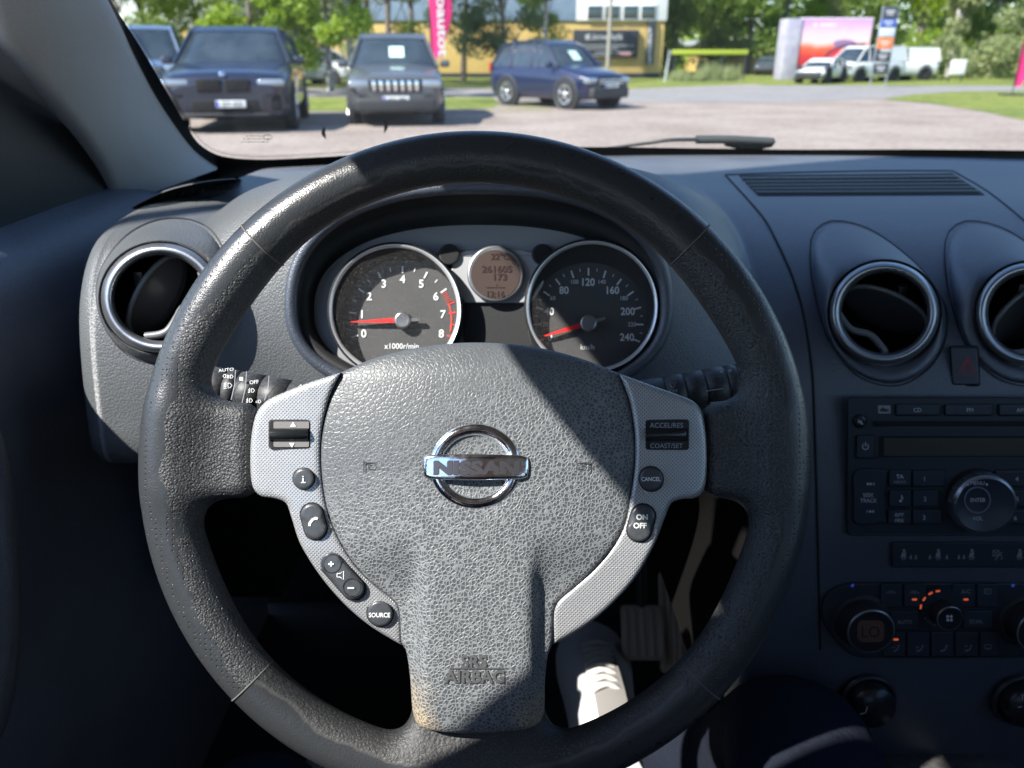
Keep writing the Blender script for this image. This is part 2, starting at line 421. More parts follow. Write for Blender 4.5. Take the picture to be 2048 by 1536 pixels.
def leather_side():
    m = mat('leather_perforated', (.03, .032, .034), .42); g = G(m)
    r = g.math('SQRT', g.math('ADD', g.math('MULTIPLY', g.x, g.x), g.math('MULTIPLY', g.y, g.y)))
    wv = g.noise(30, 4); rr = g.math('ADD', r, g.math('MULTIPLY', g.math('SUBTRACT', wv, .5), .03)); worn = g.ramp(rr, .1705, .1722, 1, 0)
    pit = g.ramp(g.vor(330, 'F1', .12), .10, .24); grain = g.math('ADD', g.math('MULTIPLY', g.vor(800, 'F1'), -1.8), g.math('MULTIPLY', g.noise(1400, 3, .7), 1.2))
    sm = g.math('MULTIPLY', g.vor(1100, 'F1'), -.4)
    mx = g.t.nodes.new('ShaderNodeMix'); g.t.links.new(worn, mx.inputs[0]); g.t.links.new(sm, mx.inputs[2]); g.t.links.new(grain, mx.inputs[3])
    b = g.bump(pit, .0006); b = g.bump(mx.outputs[0], .00024, b); b = g.bump(g.noise(60, 3), .0004, b); g.set('Normal', b)
    edge = g.ramp(g.math('ABSOLUTE', g.math('SUBTRACT', worn, .5)), .1, .45, 1, 0)
    crk = g.ramp(g.vor(430, 'DISTANCE_TO_EDGE'), .02, .10, 1, 0)
    c = g.mixc(worn, (.034, .037, .040), (.027, .029, .031)); c = g.mixc(g.math('MULTIPLY', edge, .10), c, (.22, .21, .2)); c = g.mixc(g.math('MULTIPLY', g.math('MULTIPLY', crk, worn), .25), c, (.16, .17, .17))
    g.set('Base Color', c); g.set('Roughness', g.math('MULTIPLY_ADD', worn, .12, .31)); return m
def pad_leather():
    m = mat('airbag_grain', (.04, .043, .046), .5); g = G(m)
    wob = g.t.nodes.new('ShaderNodeTexNoise'); wob.inputs['Scale'].default_value = 300; wob.inputs['Detail'].default_value = 2; g.t.links.new(g.co, wob.inputs['Vector'])
    v1 = g.t.nodes.new('ShaderNodeVectorMath'); v1.operation = 'MULTIPLY_ADD'; g.t.links.new(wob.outputs['Color'], v1.inputs[0]); v1.inputs[1].default_value = (.0011, .0011, .0011); g.t.links.new(g.co, v1.inputs[2])
    vec = v1.outputs[0]; e = g.vor(480, 'DISTANCE_TO_EDGE', 1.0, vec); f = g.vor(390, 'F1', 1.0, vec); e2 = g.vor(1000, 'DISTANCE_TO_EDGE', 1.0, vec)
    wear = g.ramp(g.math('ADD', g.math('ADD', g.y, g.math('MULTIPLY', g.x, -.55)), g.math('MULTIPLY', g.noise(26, 4), -.05)), -.045, .045, 1, 0)
    ph = g.math('MULTIPLY', g.ramp(g.vor(430, 'DISTANCE_TO_EDGE', 1.0, vec), 0, .22), .42)                                # pebbles
    nh = g.ramp(e, .02, .24, 1, 0)                                    # raised network of creases
    mx = g.t.nodes.new('ShaderNodeMix'); g.t.links.new(wear, mx.inputs[0]); g.t.links.new(ph, mx.inputs[2]); g.t.links.new(nh, mx.inputs[3])
    b = g.bump(mx.outputs[0], .00024); g.set('Normal', b)
    net = g.ramp(e, .03, .20, 1, 0); dark = g.mixc(g.noise(90, 3), (.060, .068, .074), (.092, .100, .107))
    c = g.mixc(g.math('MULTIPLY', net, g.math('MULTIPLY_ADD', wear, .55, .02)), dark, (.27, .285, .295))
    c = g.mixc(g.math('MULTIPLY', g.ramp(e, .25, .5), g.math('MULTIPLY', wear, .55)), c, (.030, .034, .037))
    ax = g.math('ABSOLUTE', g.x); stain = g.math('MULTIPLY', g.ramp(g.y, -.145, -.105, 1, 0), g.ramp(g.math('ADD', ax, g.math('MULTIPLY', g.noise(60, 3), .02)), .026, .046))
    stain2 = g.math('MULTIPLY', g.ramp(g.y, -.150, -.140, 1, 0), .5); stain = g.math('MAXIMUM', stain, stain2)
    c = g.mixc(g.math('MULTIPLY', stain, g.math('MULTIPLY_ADD', net, .5, .22)), c, (.48, .36, .19))
    g.set('Base Color', c); g.set('Roughness', g.math('MULTIPLY_ADD', wear, .04, .42)); return m
def silver_dots():
    m = mat('silver_dotted', (.46, .47, .48), .38, metal=.45); g = G(m); P = .0021
    def cell(a):
        return g.math('SUBTRACT', g.math('FRACT', g.math('DIVIDE', g.math('ADD', a, 1.0), P)), .5)
    a = g.math('ADD', g.x, g.y); d = g.math('SUBTRACT', g.x, g.y); u = cell(a); v = cell(d)
    r = g.math('SQRT', g.math('ADD', g.math('MULTIPLY', u, u), g.math('MULTIPLY', v, v))); dot = g.ramp(r, .22, .36, 1, 0)
    g.set('Base Color', g.mixc(dot, (.42, .43, .44), (.22, .23, .245))); g.set('Normal', g.bump(g.math('MULTIPLY', dot, -1), .00018))
    g.set('Roughness', g.math('MULTIPLY_ADD', g.noise(80, 3), .14, .28)); return m
M_lt = leather_top(); M_ls = leather_side(); M_pad = pad_leather(); M_dots = silver_dots()
M_btn = mat('button_rubber', (.045, .05, .055), .33, bumps=(('noise', 600, .00008),), c2=(.06, .064, .07), cscale=300)

# ================================================================== steering wheel
WD = .44; K = WD / FPX; WU, WV = 952.0, 932.0
wo = CAM + RGT * ((WU - 1024) / FPX * WD) + UPV * (-(WV - 768) / FPX * WD) + FWD * WD
Rw = Matrix((RGT, UPV, -FWD)).transposed()
wheel = thing('steering_wheel', 'black leather steering wheel with silver trim in front of the driver', 'steering wheel', wo, Rw)
Wm = np.array(WM[wheel.name])
def W2(P): P = np.asarray(P, float); return P @ Wm[:3, :3].T + Wm[:3, 3]
WP = depth_plane(WD)
def px_w(u, v): return (u - WU) * K, (WV - v) * K
# rim and spokes: one leather-covered body, from a distance field
h = .0017
X = np.arange(-.200, .2001, h); Y = np.arange(-.200, .2001, h); Z = np.arange(-.030, .0281, h)
x, y, z = np.meshgrid(X, Y, Z, indexing='ij')
r = np.hypot(x, y); th = np.degrees(np.arctan2(y, x))
def bump1(t, c, wd): return np.exp(-((t - c) / wd) ** 2)
grip = bump1(th, 35, 16) + bump1(th, 145, 16) + .7 * bump1(th, -22, 14) + .7 * bump1(th, -158, 14) + .7 * bump1(th, 202, 14)
low = bump1(th, -90, 34)
ro = 667 * K; ri = (566 - 12 * grip - 8 * low) * K
a_ = (ro - ri) / 2; Rr = (ro + ri) / 2; b_ = .0145 + .001 * grip
q = np.hypot((r - Rr) / a_, (z - .001) / b_); rimd = (q - 1) * np.minimum(a_, b_) * .95
def rbox(cx, cy, cz, hx, hy, hz, rad):
    qx, qy, qz = np.abs(x - cx) - hx + rad, np.abs(y - cy) - hy + rad, np.abs(z - cz) - hz + rad
    return np.sqrt(np.maximum(qx, 0) ** 2 + np.maximum(qy, 0) ** 2 + np.maximum(qz, 0) ** 2) + np.minimum(np.maximum(qx, np.maximum(qy, qz)), 0) - rad
def smin(a, b, k):
    hh = np.clip(.5 + .5 * (b - a) / k, 0, 1); return b * (1 - hh) + a * hh - k * hh * (1 - hh)
lx0, _ = px_w(512, 0); rx0, _ = px_w(1408, 0); _, yt = px_w(0, 806); _, yb = px_w(0, 996)
sp = rbox(-.150, (yt + yb) / 2, -.003, .150 + lx0 + .0, (yt - yb) / 2, .0105, .0085)
sp = np.minimum(sp, rbox(.150, (yt + yb) / 2, -.003, .150 - rx0 + .0, (yt - yb) / 2, .0105, .0085))
body = smin(rimd, sp, .022)
bs = rbox(.0012, -.150, -.006, .0375, .030, .0115, .008)
body = smin(body, bs, .020)
body = np.maximum(body, -(np.hypot(x, y) - .125) * 1.0 - np.where(y < -.1, 1, 0))   # nothing inside the hub
V, F = surface_nets(body, (X[0], Y[0], Z[0]), h)
def side_of(V):
    t = np.degrees(np.arctan2(V[:, 1], V[:, 0])); s = (np.abs(t) < 46) | (np.abs(t) > 136); return s
fc = V[F].mean(1); s_ = side_of(fc)
fr = math.hypot(0, 0)
mb = MB(); mb.add(W2(V), F.tolist(), 0); mb.m = [1 if q_ else 0 for q_ in s_]
mb.build('rim', [M_lt, M_ls], wheel)
M_seam = mat('seam_thread', (.10, .095, .085), .8)
for ang in (134, 46, 223.8, -43.5):                                  # stitched joints across the rim
    c = np.array([math.cos(R(ang)), math.sin(R(ang)), 0]); g2 = float(sum(math.exp(-((((ang + 180) % 360 - 180) - k_) / 16) ** 2) for k_ in (35, 145)))
    rin = (566 - 12 * g2) * K; aa = (667 * K - rin) / 2 + .0001; Rc = (667 * K + rin) / 2; tt = np.linspace(0, 2 * math.pi, 40, endpoint=False)
    P = np.array([c * (Rc + aa * math.cos(t)) + np.array([0, 0, .001 + (.0147 + .001 * g2) * math.sin(t)]) for t in tt])
    mb = MB(); mb.tube(W2(P), .00055, 0, 6, closed=True); mb.build('seam', M_seam, wheel)
# hub shell behind the airbag cover, and the column shroud
mb = MB(); P = circ(952, 930, 300, 240, 48)
mb.prism(depth_plane(WD + .018), P, -.03, .012, 0, 30); mb.build('hub_shell', M_black, wheel)

padL = [(682, 745), (658, 797), (642, 874), (643, 954), (658, 1031), (690, 1100), (730, 1152), (779, 1193), (795, 1210), (800, 1232), (803, 1285), (812, 1300), (818, 1340)]
pad = [(682, 745), (682, 745), (750, 716), (850, 693), (955, 685), (1070, 694), (1165, 718), (1238, 747), (1238, 747), (1259, 801), (1269, 862), (1270, 922), (1263, 979), (1251, 1043), (1226, 1092), (1186, 1140), (1146, 1176), (1116, 1202), (1107, 1225), (1104, 1287), (1096, 1310), (1090, 1360), (1088, 1420), (1075, 1448), (1030, 1461), (955, 1466), (880, 1463), (840, 1452), (826, 1425), (820, 1350)] + padL[::-1][1:-1]
pad = smooth_poly(pad, 9)
def hpad(u, v):
    x = (u - 952) / 320; yv = (v - 930)
    base = .022 - .010 * np.clip(np.hypot(x, (np.minimum(yv, 0)) / 260), 0, 1.2) ** 2.2
    lo = np.clip((v - 1060) / 140, 0, 1); lo = lo * lo * (3 - 2 * lo)
    ridge = 1 / (1 + np.exp(-(np.minimum(u - 836, 1072 - u)) / 6.0))      # raised central ridge of the lower spoke
    top = np.clip((v - 684) / 75, 0, 1)
    side = .0115
    z_ = base * (1 - lo) + lo * (side + (.0215 - side) * ridge) - .006 * (1 - np.sin(top * math.pi / 2))
    dent = .0022 * np.exp(-((np.hypot(u - 951, v - 933) / 78.0) ** 4))
    return z_ - dent - .003 * np.clip((v - 1380) / 90, 0, 1) ** 2
mb = MB(); domed(mb, WP, pad, hpad, 8, -.012, 0, 7.5)
padob = mb.build('airbag_cover', M_pad, wheel)
# moulded writing on the cover: raised letters of the same plastic, shade painted as a dark copy
HP = lambda u, v: float(hpad(np.array([u]), np.array([v]))[0])
mb = MB()
def emb(t, u, v, cap, mbx, ws=1.0, bold=.03, lift=.0006, mi=0):
    V, F = glyphs(t, bold); Wd = V[:, 0].max(); U = u + (V[:, 0] - Wd / 2) * cap * ws; Q = v - (V[:, 1] - .5) * cap
    mbx.add(WP(U, Q, hpad(U, Q) + lift), F, mi, False)
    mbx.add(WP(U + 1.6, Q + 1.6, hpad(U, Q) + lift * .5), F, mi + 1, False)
ml = [mat('letter_edge_light', (.075, .078, .08), .45), mat('relief_shade_dark', (.02, .022, .024), .6)]
emb('SRS', 948, 1323, 24, mb, 1.0); emb('AIRBAG', 949, 1353, 24, mb, 1.0)
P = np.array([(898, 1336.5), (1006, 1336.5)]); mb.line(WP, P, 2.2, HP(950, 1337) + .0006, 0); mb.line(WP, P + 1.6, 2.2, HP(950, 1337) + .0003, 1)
mb.build('moulded_lettering', ml, padob)
for sx, c in ((1, 742), (-1, 1164)):                                  # horn marks
    mb = MB(); pts = [(c - 14 * sx, 922), (c - 14 * sx, 944)]
    mb.line(WP, pts, 2.4, HP(c, 933) + .0005, 1)
    pts = [(c - 14 * sx, 926), (c + 16 * sx, 926), (c + 16 * sx, 929), (c + 6 * sx, 930), (c + 12 * sx, 934), (c + 8 * sx, 939), (c - 4 * sx, 939), (c - 6 * sx, 932), (c + 1 * sx, 930)]
    mb.line(WP, pts, 2.0, HP(c, 933) + .0005, 1); mb.build('horn_symbol', ml, padob)
# emblem
em = MB(); EC = (951, 933)
a = np.linspace(0, 2 * math.pi, 96, endpoint=False)
def ringprof(rc, rw, hh, nseg=9, M=WP, base=.0185, cx=EC[0], cy=EC[1], mi=0, mbx=None):
    Gd = []
    for t in np.linspace(0, math.pi, nseg):
        rr_ = rc + rw * math.cos(t); Gd.append(M(cx + rr_ * np.cos(a), cy - rr_ * np.sin(a) * .93, base + hh * math.sin(t)))
    (mbx or em).grid(np.array(Gd), mi, False, True)
ringprof(80, 15, .0045)
bar = smooth_poly([(848, 914), (848, 914), (863, 910), (951, 908), (1040, 910), (1056, 915), (1056, 915), (1058, 935), (1055, 954), (1055, 954), (1040, 958), (951, 960), (862, 958), (848, 953), (848, 953), (846, 935)], 6)
domed(em, WP, bar, lambda u, v: .0262 - .0030 * ((u - 951) / 105.) ** 2, 6.0, .016, 0, 6, drop=.0012)
emo = em.build('emblem', M_chrome, wheel)
em = MB(); V, F = glyphs('NISSAN', .05); Wd = V[:, 0].max(); s_x = 170 / Wd; U = 868 + V[:, 0] * s_x; Q = 935 - (V[:, 1] - .5) * 25
hb = lambda u, v: .0262 - .0030 * ((u - 951) / 105.) ** 2
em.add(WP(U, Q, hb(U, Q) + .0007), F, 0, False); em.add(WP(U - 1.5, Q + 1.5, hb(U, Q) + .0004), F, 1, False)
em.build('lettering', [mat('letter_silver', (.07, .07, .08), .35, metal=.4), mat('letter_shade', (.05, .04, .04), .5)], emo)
em = MB(); ringprof(81, 15.5, .0012, base=.0180, mbx=em); em.build('emblem_surround', mat('emblem_grime', (.09, .075, .05), .7, bumps=(('noise', 900, .0003),)), wheel)

# silver trims with their buttons
Lo = [(682, 745), (682, 745), (613, 767), (565, 786), (533, 802), (512, 829), (502, 880), (501, 940), (506, 975), (522, 992), (550, 997), (572, 1006), (583, 1035), (601, 1088), (641, 1152), (690, 1209), (742, 1253), (803, 1290), (803, 1290)]
Li = [(801, 1232), (796, 1210), (779, 1193), (730, 1152), (690, 1100), (658, 1031), (643, 954), (642, 874), (658, 797)]
Ro = [(1238, 747), (1238, 747), (1315, 775), (1355, 789), (1387, 803), (1404, 825), (1413, 882), (1413, 950), (1406, 983), (1388, 996), (1364, 998), (1343, 1006), (1330, 1035), (1307, 1092), (1267, 1160), (1210, 1221), (1162, 1257), (1105, 1290), (1105, 1290)]
Ri = [(1106, 1228), (1115, 1204), (1146, 1176), (1186, 1140), (1226, 1092), (1251, 1043), (1263, 979), (1270, 922), (1269, 862), (1259, 801)]
def htrim(u, v):
    d = np.abs(u - 955); return .0135 - .0035 * np.clip((d - 330) / 120, 0, 1) ** 2 - .004 * np.clip((v - 1100) / 180, 0, 1)
def capsule(c0, c1, r, n=14):
    d = np.array(c1, float) - c0; L = np.linalg.norm(d); ang = math.atan2(d[1], d[0]) if L else 0; P = []
    for c, s in ((c1, -90), (c0, 90)):
        for i in range(n + 1):
            t = ang + R(s + 180 * i / n); P.append((c[0] + r * math.cos(t), c[1] + r * math.sin(t)))
    return np.array(P)
for side, (O, I) in enumerate(((Lo, Li), (Ro, Ri))):
    P = smooth_poly(O + I, 8); mb = MB(); domed(mb, WP, P, htrim, 9, -.008, 0, 8)
    tr = mb.build('spoke_trim', M_dots, wheel, 'silver dotted trim beside the scroll switch' if side == 0 else 'silver dotted trim with the cruise control buttons')
    # recess with roller switch
    x0, x1, y0, y1 = ((538, 620, 840, 897) if side == 0 else (1291, 1377, 840, 899))
    b0 = HPt = float(htrim(np.array([(x0 + x1) / 2]), np.array([868.]))[0])
    mb = MB(); mb.prism(WP, rrect(x0 - 1, y0 - 1, x1 + 1, y1 + 1, 6), b0 - .002, b0 + .0006, 1, 1.2); mb.flat(WP, rrect(x0 + 2, y0 + 2, x1 - 2, y1 - 2, 5), b0 + .0009, 0)
    mb.flat(WP, rrect(x0 + 9, y0 + 3, x1 - 2, y0 + 18, 3), b0 + .0012, 2); mb.flat(WP, rrect(x0 + 9, y1 - 17, x1 - 2, y1 - 3, 3), b0 + .0012, 2)
    if side == 0:
        mb.flat(WP, np.array([(586, 844), (592, 853), (580, 853)]), b0 + .0016, 3); mb.flat(WP, np.array([(584, 895), (589, 886), (578, 886)]), b0 + .0016, 3)
    else:
        mb.text(WP, 'ACCEL/RES', 1333, 850.5, 10, b0 + .0016, 3, wscale=.95); mb.text(WP, 'COAST/SET', 1333, 891.5, 9.5, b0 + .0016, 3, wscale=.95)
    # roller
    yy = 869; L0, L1 = x0 + 1, x1 - 4; loops = []
    for t in np.linspace(0, math.pi, 9): loops.append(WP(np.array([L0, L1 - 4, L1]), np.full(3, yy - 13 * math.cos(t)) , b0 + .0005 + .0038 * math.sin(t) * np.array([1, 1, .6])))
    mb.grid(np.array(loops), 4)
    sw = mb.build('roller_switch', [M_deep, M_black, mat('switch_plate', (.16, .155, .15), .6) if side == 0 else M_black, M_white if side == 0 else M_dimwhite, M_gloss], tr)
    if side == 0: btns = [('i', capsule((607, 957), (608, 958), 20.5), None), ('p', capsule((624, 1030), (631, 1056), 22.5), None), ('v', capsule((663, 1127), (706, 1176), 22.5), None), ('s', capsule((759, 1226), (761, 1228), 24.5), None)]
    else: btns = [('c', capsule((1302, 957), (1303, 959), 23), None), ('o', capsule((1286, 1034), (1279, 1058), 24.5), None)]
    for kind, P, _ in btns:
        cx, cy = P.mean(0); hb_ = float(htrim(np.array([cx]), np.array([cy]))[0]); mb = MB()
        mb.flat(WP, (P - P.mean(0)) * 1.09 + P.mean(0), hb_ + .0003, 1)
        domed(mb, WP, P, lambda u, v: hb_ + .0024 + .0008 * np.cos((u - cx) / 30) * np.cos((v - cy) / 40), 5, hb_ - .001, 0, 6)
        H = hb_ + .0036
        if kind == 'i': mb.text(WP, 'i', 606, 958, 15, H, 2, bold=0.0, wscale=1.3); mb.line(WP, [(602, 965), (611, 965)], 2, H, 2)
        if kind == 'p': mb.line(WP, [(619, 1052), (619, 1047), (625, 1039), (632, 1036), (635, 1038)], 5.0, H, 2)
        if kind == 'v':
            mb.text(WP, '+', 662, 1128, 12, H, 2, bold=.05, wscale=1.1); mb.line(WP, [(695, 1176), (708, 1176)], 3, H, 2)
            mb.line(WP, [(674, 1147), (680, 1147), (687, 1142), (687, 1159), (680, 1154), (674, 1154), (674, 1147)], 1.6, H, 2)
            mb.ringflat(WP, circ(663, 1127, 18, n=30), circ(663, 1127, 19.5, n=30), H - .0002, 3); mb.ringflat(WP, circ(704, 1175, 17, n=30), circ(704, 1175, 18.5, n=30), H - .0002, 3)
        if kind == 's': mb.text(WP, 'SOURCE', 759, 1230, 9, H, 2, wscale=.88, bold=.015)
        if kind == 'c': mb.text(WP, 'CANCEL', 1302, 958, 8, H, 2, wscale=.88, bold=.02)
        if kind == 'o': mb.text(WP, 'ON', 1284, 1034, 10.5, H, 2, bold=.03); mb.text(WP, 'OFF', 1280, 1051, 10.5, H, 2, bold=.03)
        mb.build('button', [M_btn, M_deep, M_white, M_gloss], tr)
# ================================================================== dashboard body
from mathutils.bvhtree import BVHTree
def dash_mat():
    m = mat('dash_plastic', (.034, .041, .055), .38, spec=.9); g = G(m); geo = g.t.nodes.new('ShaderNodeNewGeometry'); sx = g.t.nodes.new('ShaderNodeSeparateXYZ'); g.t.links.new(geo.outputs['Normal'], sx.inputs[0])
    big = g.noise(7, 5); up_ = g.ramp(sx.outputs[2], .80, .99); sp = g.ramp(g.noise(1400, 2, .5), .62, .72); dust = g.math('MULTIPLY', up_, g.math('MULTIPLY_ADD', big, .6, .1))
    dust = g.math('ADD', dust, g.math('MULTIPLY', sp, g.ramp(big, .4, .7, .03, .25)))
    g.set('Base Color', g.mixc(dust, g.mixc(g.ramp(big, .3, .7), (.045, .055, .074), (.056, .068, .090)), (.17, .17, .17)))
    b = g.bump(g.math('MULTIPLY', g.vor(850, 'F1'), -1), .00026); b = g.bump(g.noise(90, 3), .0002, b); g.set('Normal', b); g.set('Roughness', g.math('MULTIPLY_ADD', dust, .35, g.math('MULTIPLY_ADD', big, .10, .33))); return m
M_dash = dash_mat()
def dusty(name, c):
    m = mat(name, c, .55); g = G(m); sp = g.ramp(g.noise(1500, 2, .5), .66, .74); big = g.noise(9, 4)
    f = g.math('MULTIPLY', sp, g.ramp(big, .35, .65, .1, .6)); g.set('Base Color', g.mixc(f, g.mixc(g.ramp(big, .3, .7), c, tuple(k * 1.25 for k in c)), (.25, .25, .24)))
    b = g.bump(g.math('MULTIPLY', g.vor(600, 'F1'), -1), .00035); g.set('Normal', b); g.set('Roughness', g.math('MULTIPLY_ADD', big, .12, .42)); return m
M_soft = dusty('door_soft_plastic', (.085, .095, .115)); M_panel = dusty('dash_dusty_plastic', (.070, .076, .080))
def crom(P, n):
    return smooth_poly([np.array(p) for p in P], 1e9, False) if n == 0 else resample(smooth_poly(P, .004, False), n)
def resample(Q, n):
    d = np.concatenate([[0], np.cumsum(np.linalg.norm(np.diff(Q, axis=0), axis=1))]); t = np.linspace(0, d[-1], n)
    return np.stack([np.interp(t, d, Q[:, i]) for i in range(Q.shape[1])], 1)
NS = 230
PC = crom([(1.0, 1.158), (.97, 1.156), (.86, 1.150), (.745, 1.130), (.675, 1.088), (.632, 1.03), (.606, .94), (.588, .85), (.572, .75), (.555, .60)], 0)
prof = {}
def section(P): return resample(smooth_poly(P, .006, False), NS)
sC = section([(1.29, 1.150), (1.08, 1.153), (.86, 1.150), (.745, 1.130), (.675, 1.088), (.632, 1.03), (.606, .94), (.588, .85), (.572, .75), (.555, .60)])
sD = section([(1.29, 1.150), (1.08, 1.157), (.90, 1.168), (.77, 1.196), (.690, 1.217), (.640, 1.214), (.612, 1.180), (.596, 1.11), (.592, 1.02), (.612, .955), (.68, .915), (.85, .90), (1.05, .86)])
sL = section([(1.29, 1.150), (1.08, 1.153), (.93, 1.158), (.82, 1.165), (.73, 1.164), (.655, 1.150), (.612, 1.105), (.588, 1.02), (.590, .972), (.70, .93), (.75, .70)])
XS = np.concatenate([np.arange(-.372, -.35, .002), np.arange(-.35, .62, .0045), np.arange(.62, 1.12, .012)])
def sstep(a, b, t): t = np.clip((t - a) / (b - a), 0, 1); return t * t * (3 - 2 * t)
def ybase(x): return 1.285 - .32 * abs(x - .37) ** 2.2
Gd = np.zeros((len(XS), NS, 3))
for i, x in enumerate(XS):
    wL = 1 - sstep(-.26, -.13, x); wC = sstep(.10, .27, x); dx = abs(x + .026); wD = np.clip(1 - (dx / .25) ** 3.2, 0, 1)
    base = sL * wL + sC * (1 - wL)
    P = base * (1 - wD) + sD * wD
    P = P.copy(); f = np.clip((P[:, 0] - .85) / (1.29 - .85), 0, 1); P[:, 0] -= f * (1.29 - ybase(x) - .005)
    # rounded left end next to the door
    e = np.clip((-.345 - x) / .027, 0, 1); P[:, 0] += .03 * (1 - math.sqrt(1 - e * e)); P[:, 1] -= .012 * (1 - math.sqrt(1 - e * e))
    Gd[i, :, 0] = x; Gd[i, :, 1:] = P
dash = thing('dashboard', 'dark grey plastic dashboard under the windscreen', 'dashboard', (.37, .7, .7))
flat_ = Gd.reshape(-1, 3); nx_, ns_ = Gd.shape[:2]
quads = [[i * ns_ + j, i * ns_ + j + 1, (i + 1) * ns_ + j + 1, (i + 1) * ns_ + j] for i in range(nx_ - 1) for j in range(ns_ - 1)]
bvh = BVHTree.FromPolygons([tuple(p) for p in flat_], quads)
class Drape:
    """pixel -> point on the dashboard skin, h proud of it"""
    def __init__(s, tree, back=None): s.tree = tree
    def __call__(s, u, v, h=0.0):
        u = np.asarray(u, float); v = np.asarray(v, float); sh = np.broadcast(u, v).shape; U = np.broadcast_to(u, sh).ravel(); V = np.broadcast_to(v, sh).ravel(); H = np.broadcast_to(np.asarray(h, float), sh).ravel()
        out = []
        for a_, b_, hh in zip(U, V, H):
            d = ray(a_, b_); loc, nor, _, _ = s.tree.ray_cast(Vector(CAM), Vector(d))
            if loc is None: loc = Vector(CAM + d * .75); nor = Vector(-d)
            if nor.dot(Vector(d)) > 0: nor = -nor
            q = np.array(loc); dist = np.linalg.norm(q - CAM); dn = d / np.linalg.norm(d); c = max(.12, -float(np.array(nor) @ dn))
            out.append(q - dn * hh / c)
        return np.array(out).reshape(sh + (3,))
DR = Drape(bvh)
# openings
def superell(cx, cy, a, bt, bb, n=96, p=2.35):
    t = np.linspace(0, 2 * math.pi, n, endpoint=False); c, s_ = np.cos(t), np.sin(t)
    X = cx + a * np.sign(c) * np.abs(c) ** (2 / p); Yv = np.where(s_ > 0, cy - bt * np.abs(s_) ** (2 / p), cy + bb * np.abs(s_) ** (2 / p)); return np.stack([X, Yv], 1)
OPEN = superell(958, 612, 377, 238, 190)
VENTS = [(1769, 626, 112, 105), (2062, 628, 112, 105), (322, 596, 122, 112)]
fcs = flat_[np.array(quads)].mean(1); fu, fv = pix(fcs); Q2 = np.stack([fu, fv], 1)
cut = inside(OPEN, Q2) & (fcs[:, 1] < .70) & (fcs[:, 2] > 1.0)
for (cx, cy, rx, ry) in VENTS: cut |= (((fu - cx) / (rx * .93)) ** 2 + ((fv - cy) / (ry * .93)) ** 2 < 1) & (fcs[:, 1] < .8)
mb = MB(); left = fcs[:, 0] < -.20
keep = [q for q, c in zip(quads, cut) if not c]; mb.add(flat_, keep, 0)
lf = [bool((fcs[k, 0] < -.135) and fcs[k, 1] < .80) for k in range(len(quads)) if not cut[k]]
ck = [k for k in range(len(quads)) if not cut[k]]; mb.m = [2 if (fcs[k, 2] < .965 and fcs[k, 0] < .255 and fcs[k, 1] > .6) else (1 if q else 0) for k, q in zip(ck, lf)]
# closed end next to the door
P = Gd[0]; mb.add(P, [list(range(len(P)))], 0, False)
mb.build('body', [M_dash, M_panel, mat('footwell_shade_dark', (.007, .007, .007), .95, spec=.04, bumps=(('noise', 700, .001),))], dash)  # lower dash faces darkened in colour where the footwell should lie in shade
# seam between driver's side and centre stack
def seam_line(mb, pts, wd=4.0, h=.0006, mi=0, step=14, lit=True):
    P = smooth_poly(pts, step, False); mb.line(DR, P, wd, h, mi)
    if lit: mb.line(DR, P + np.array([wd * .9, 0]), 1.6, h * .8, mi + 1)
M_edge_lit = mat('panel_edge_lit', (.07, .075, .08), .4)  # pale lines painted as light caught on panel edges
mb = MB(); seam_line(mb, [(1450, 349), (1465, 365), (1498, 401), (1530, 440), (1556, 489), (1582, 547), (1602, 609), (1615, 674), (1625, 756), (1629, 860), (1633, 1000), (1637, 1150), (1640, 1300)])
mb.build('panel_gap', [M_deep, M_edge_lit], dash)
# upper plate round the defroster grille
mb = MB(); seam_line(mb, [(1450, 349), (1600, 344), (1760, 341), (1905, 341), (1905, 341), (1980, 385), (2060, 450), (2140, 520)], 2.5, .0006)
mb.build('panel_gap', [M_deep, M_edge_lit], dash)
# defroster grille, centre
def slat_grille(outline, rows, nm, lab):
    mb = MB(); P = smooth_poly([p for q in outline for p in (q, q)], 12); mb.flat_d = None
    Vv = DR(P[:, 0], P[:, 1], .0008); mb.add(Vv, [list(range(len(P)))[::-1] if area2(P) > 0 else list(range(len(P)))], 0, False)
    for k, (a_, b_) in enumerate(rows): mb.line(DR, resample(np.array([a_, b_], float), 20), 2.6, .0022, 1); mb.line(DR, resample(np.array([a_, b_], float), 20) + np.array([0, -1.8]), 1.0, .0026, 2)
    return mb.build(nm, [M_deep, M_black, M_edge_lit], dash, lab)
ol = [(1478, 350), (1904, 346), (1970, 389), (1518, 391)]; rows = []
for k in range(1, 6):
    t = k / 6; rows.append((tuple(np.array(ol[0]) * (1 - t) + np.array(ol[3]) * t), tuple(np.array(ol[1]) * (1 - t) + np.array(ol[2]) * t)))
slat_grille(ol, rows, 'defroster_grille', 'long slatted grille below the middle of the windscreen')
ol = [(262, 417), (300, 395), (345, 377), (417, 362), (484, 359), (452, 384), (390, 398), (310, 412)]
mb = MB(); P = smooth_poly(ol, 8); mb.add(DR(P[:, 0], P[:, 1], .0002), [list(range(len(P)))[::-1] if area2(P) > 0 else list(range(len(P)))], 0, False)
for k in range(7):
    x0 = 318 + k * 20; mb.flat_ = 0; T = np.array([(x0, 403 - k * 3.2), (x0 + 17, 396 - k * 3.0), (x0 + 8, 388 - k * 2.9)]); mb.add(DR(T[:, 0], T[:, 1], .0005), [[0, 1, 2]], 1, False)
Pe = np.vstack([P, P[:1]]); mb.line(DR, Pe, 3, .0004, 2)
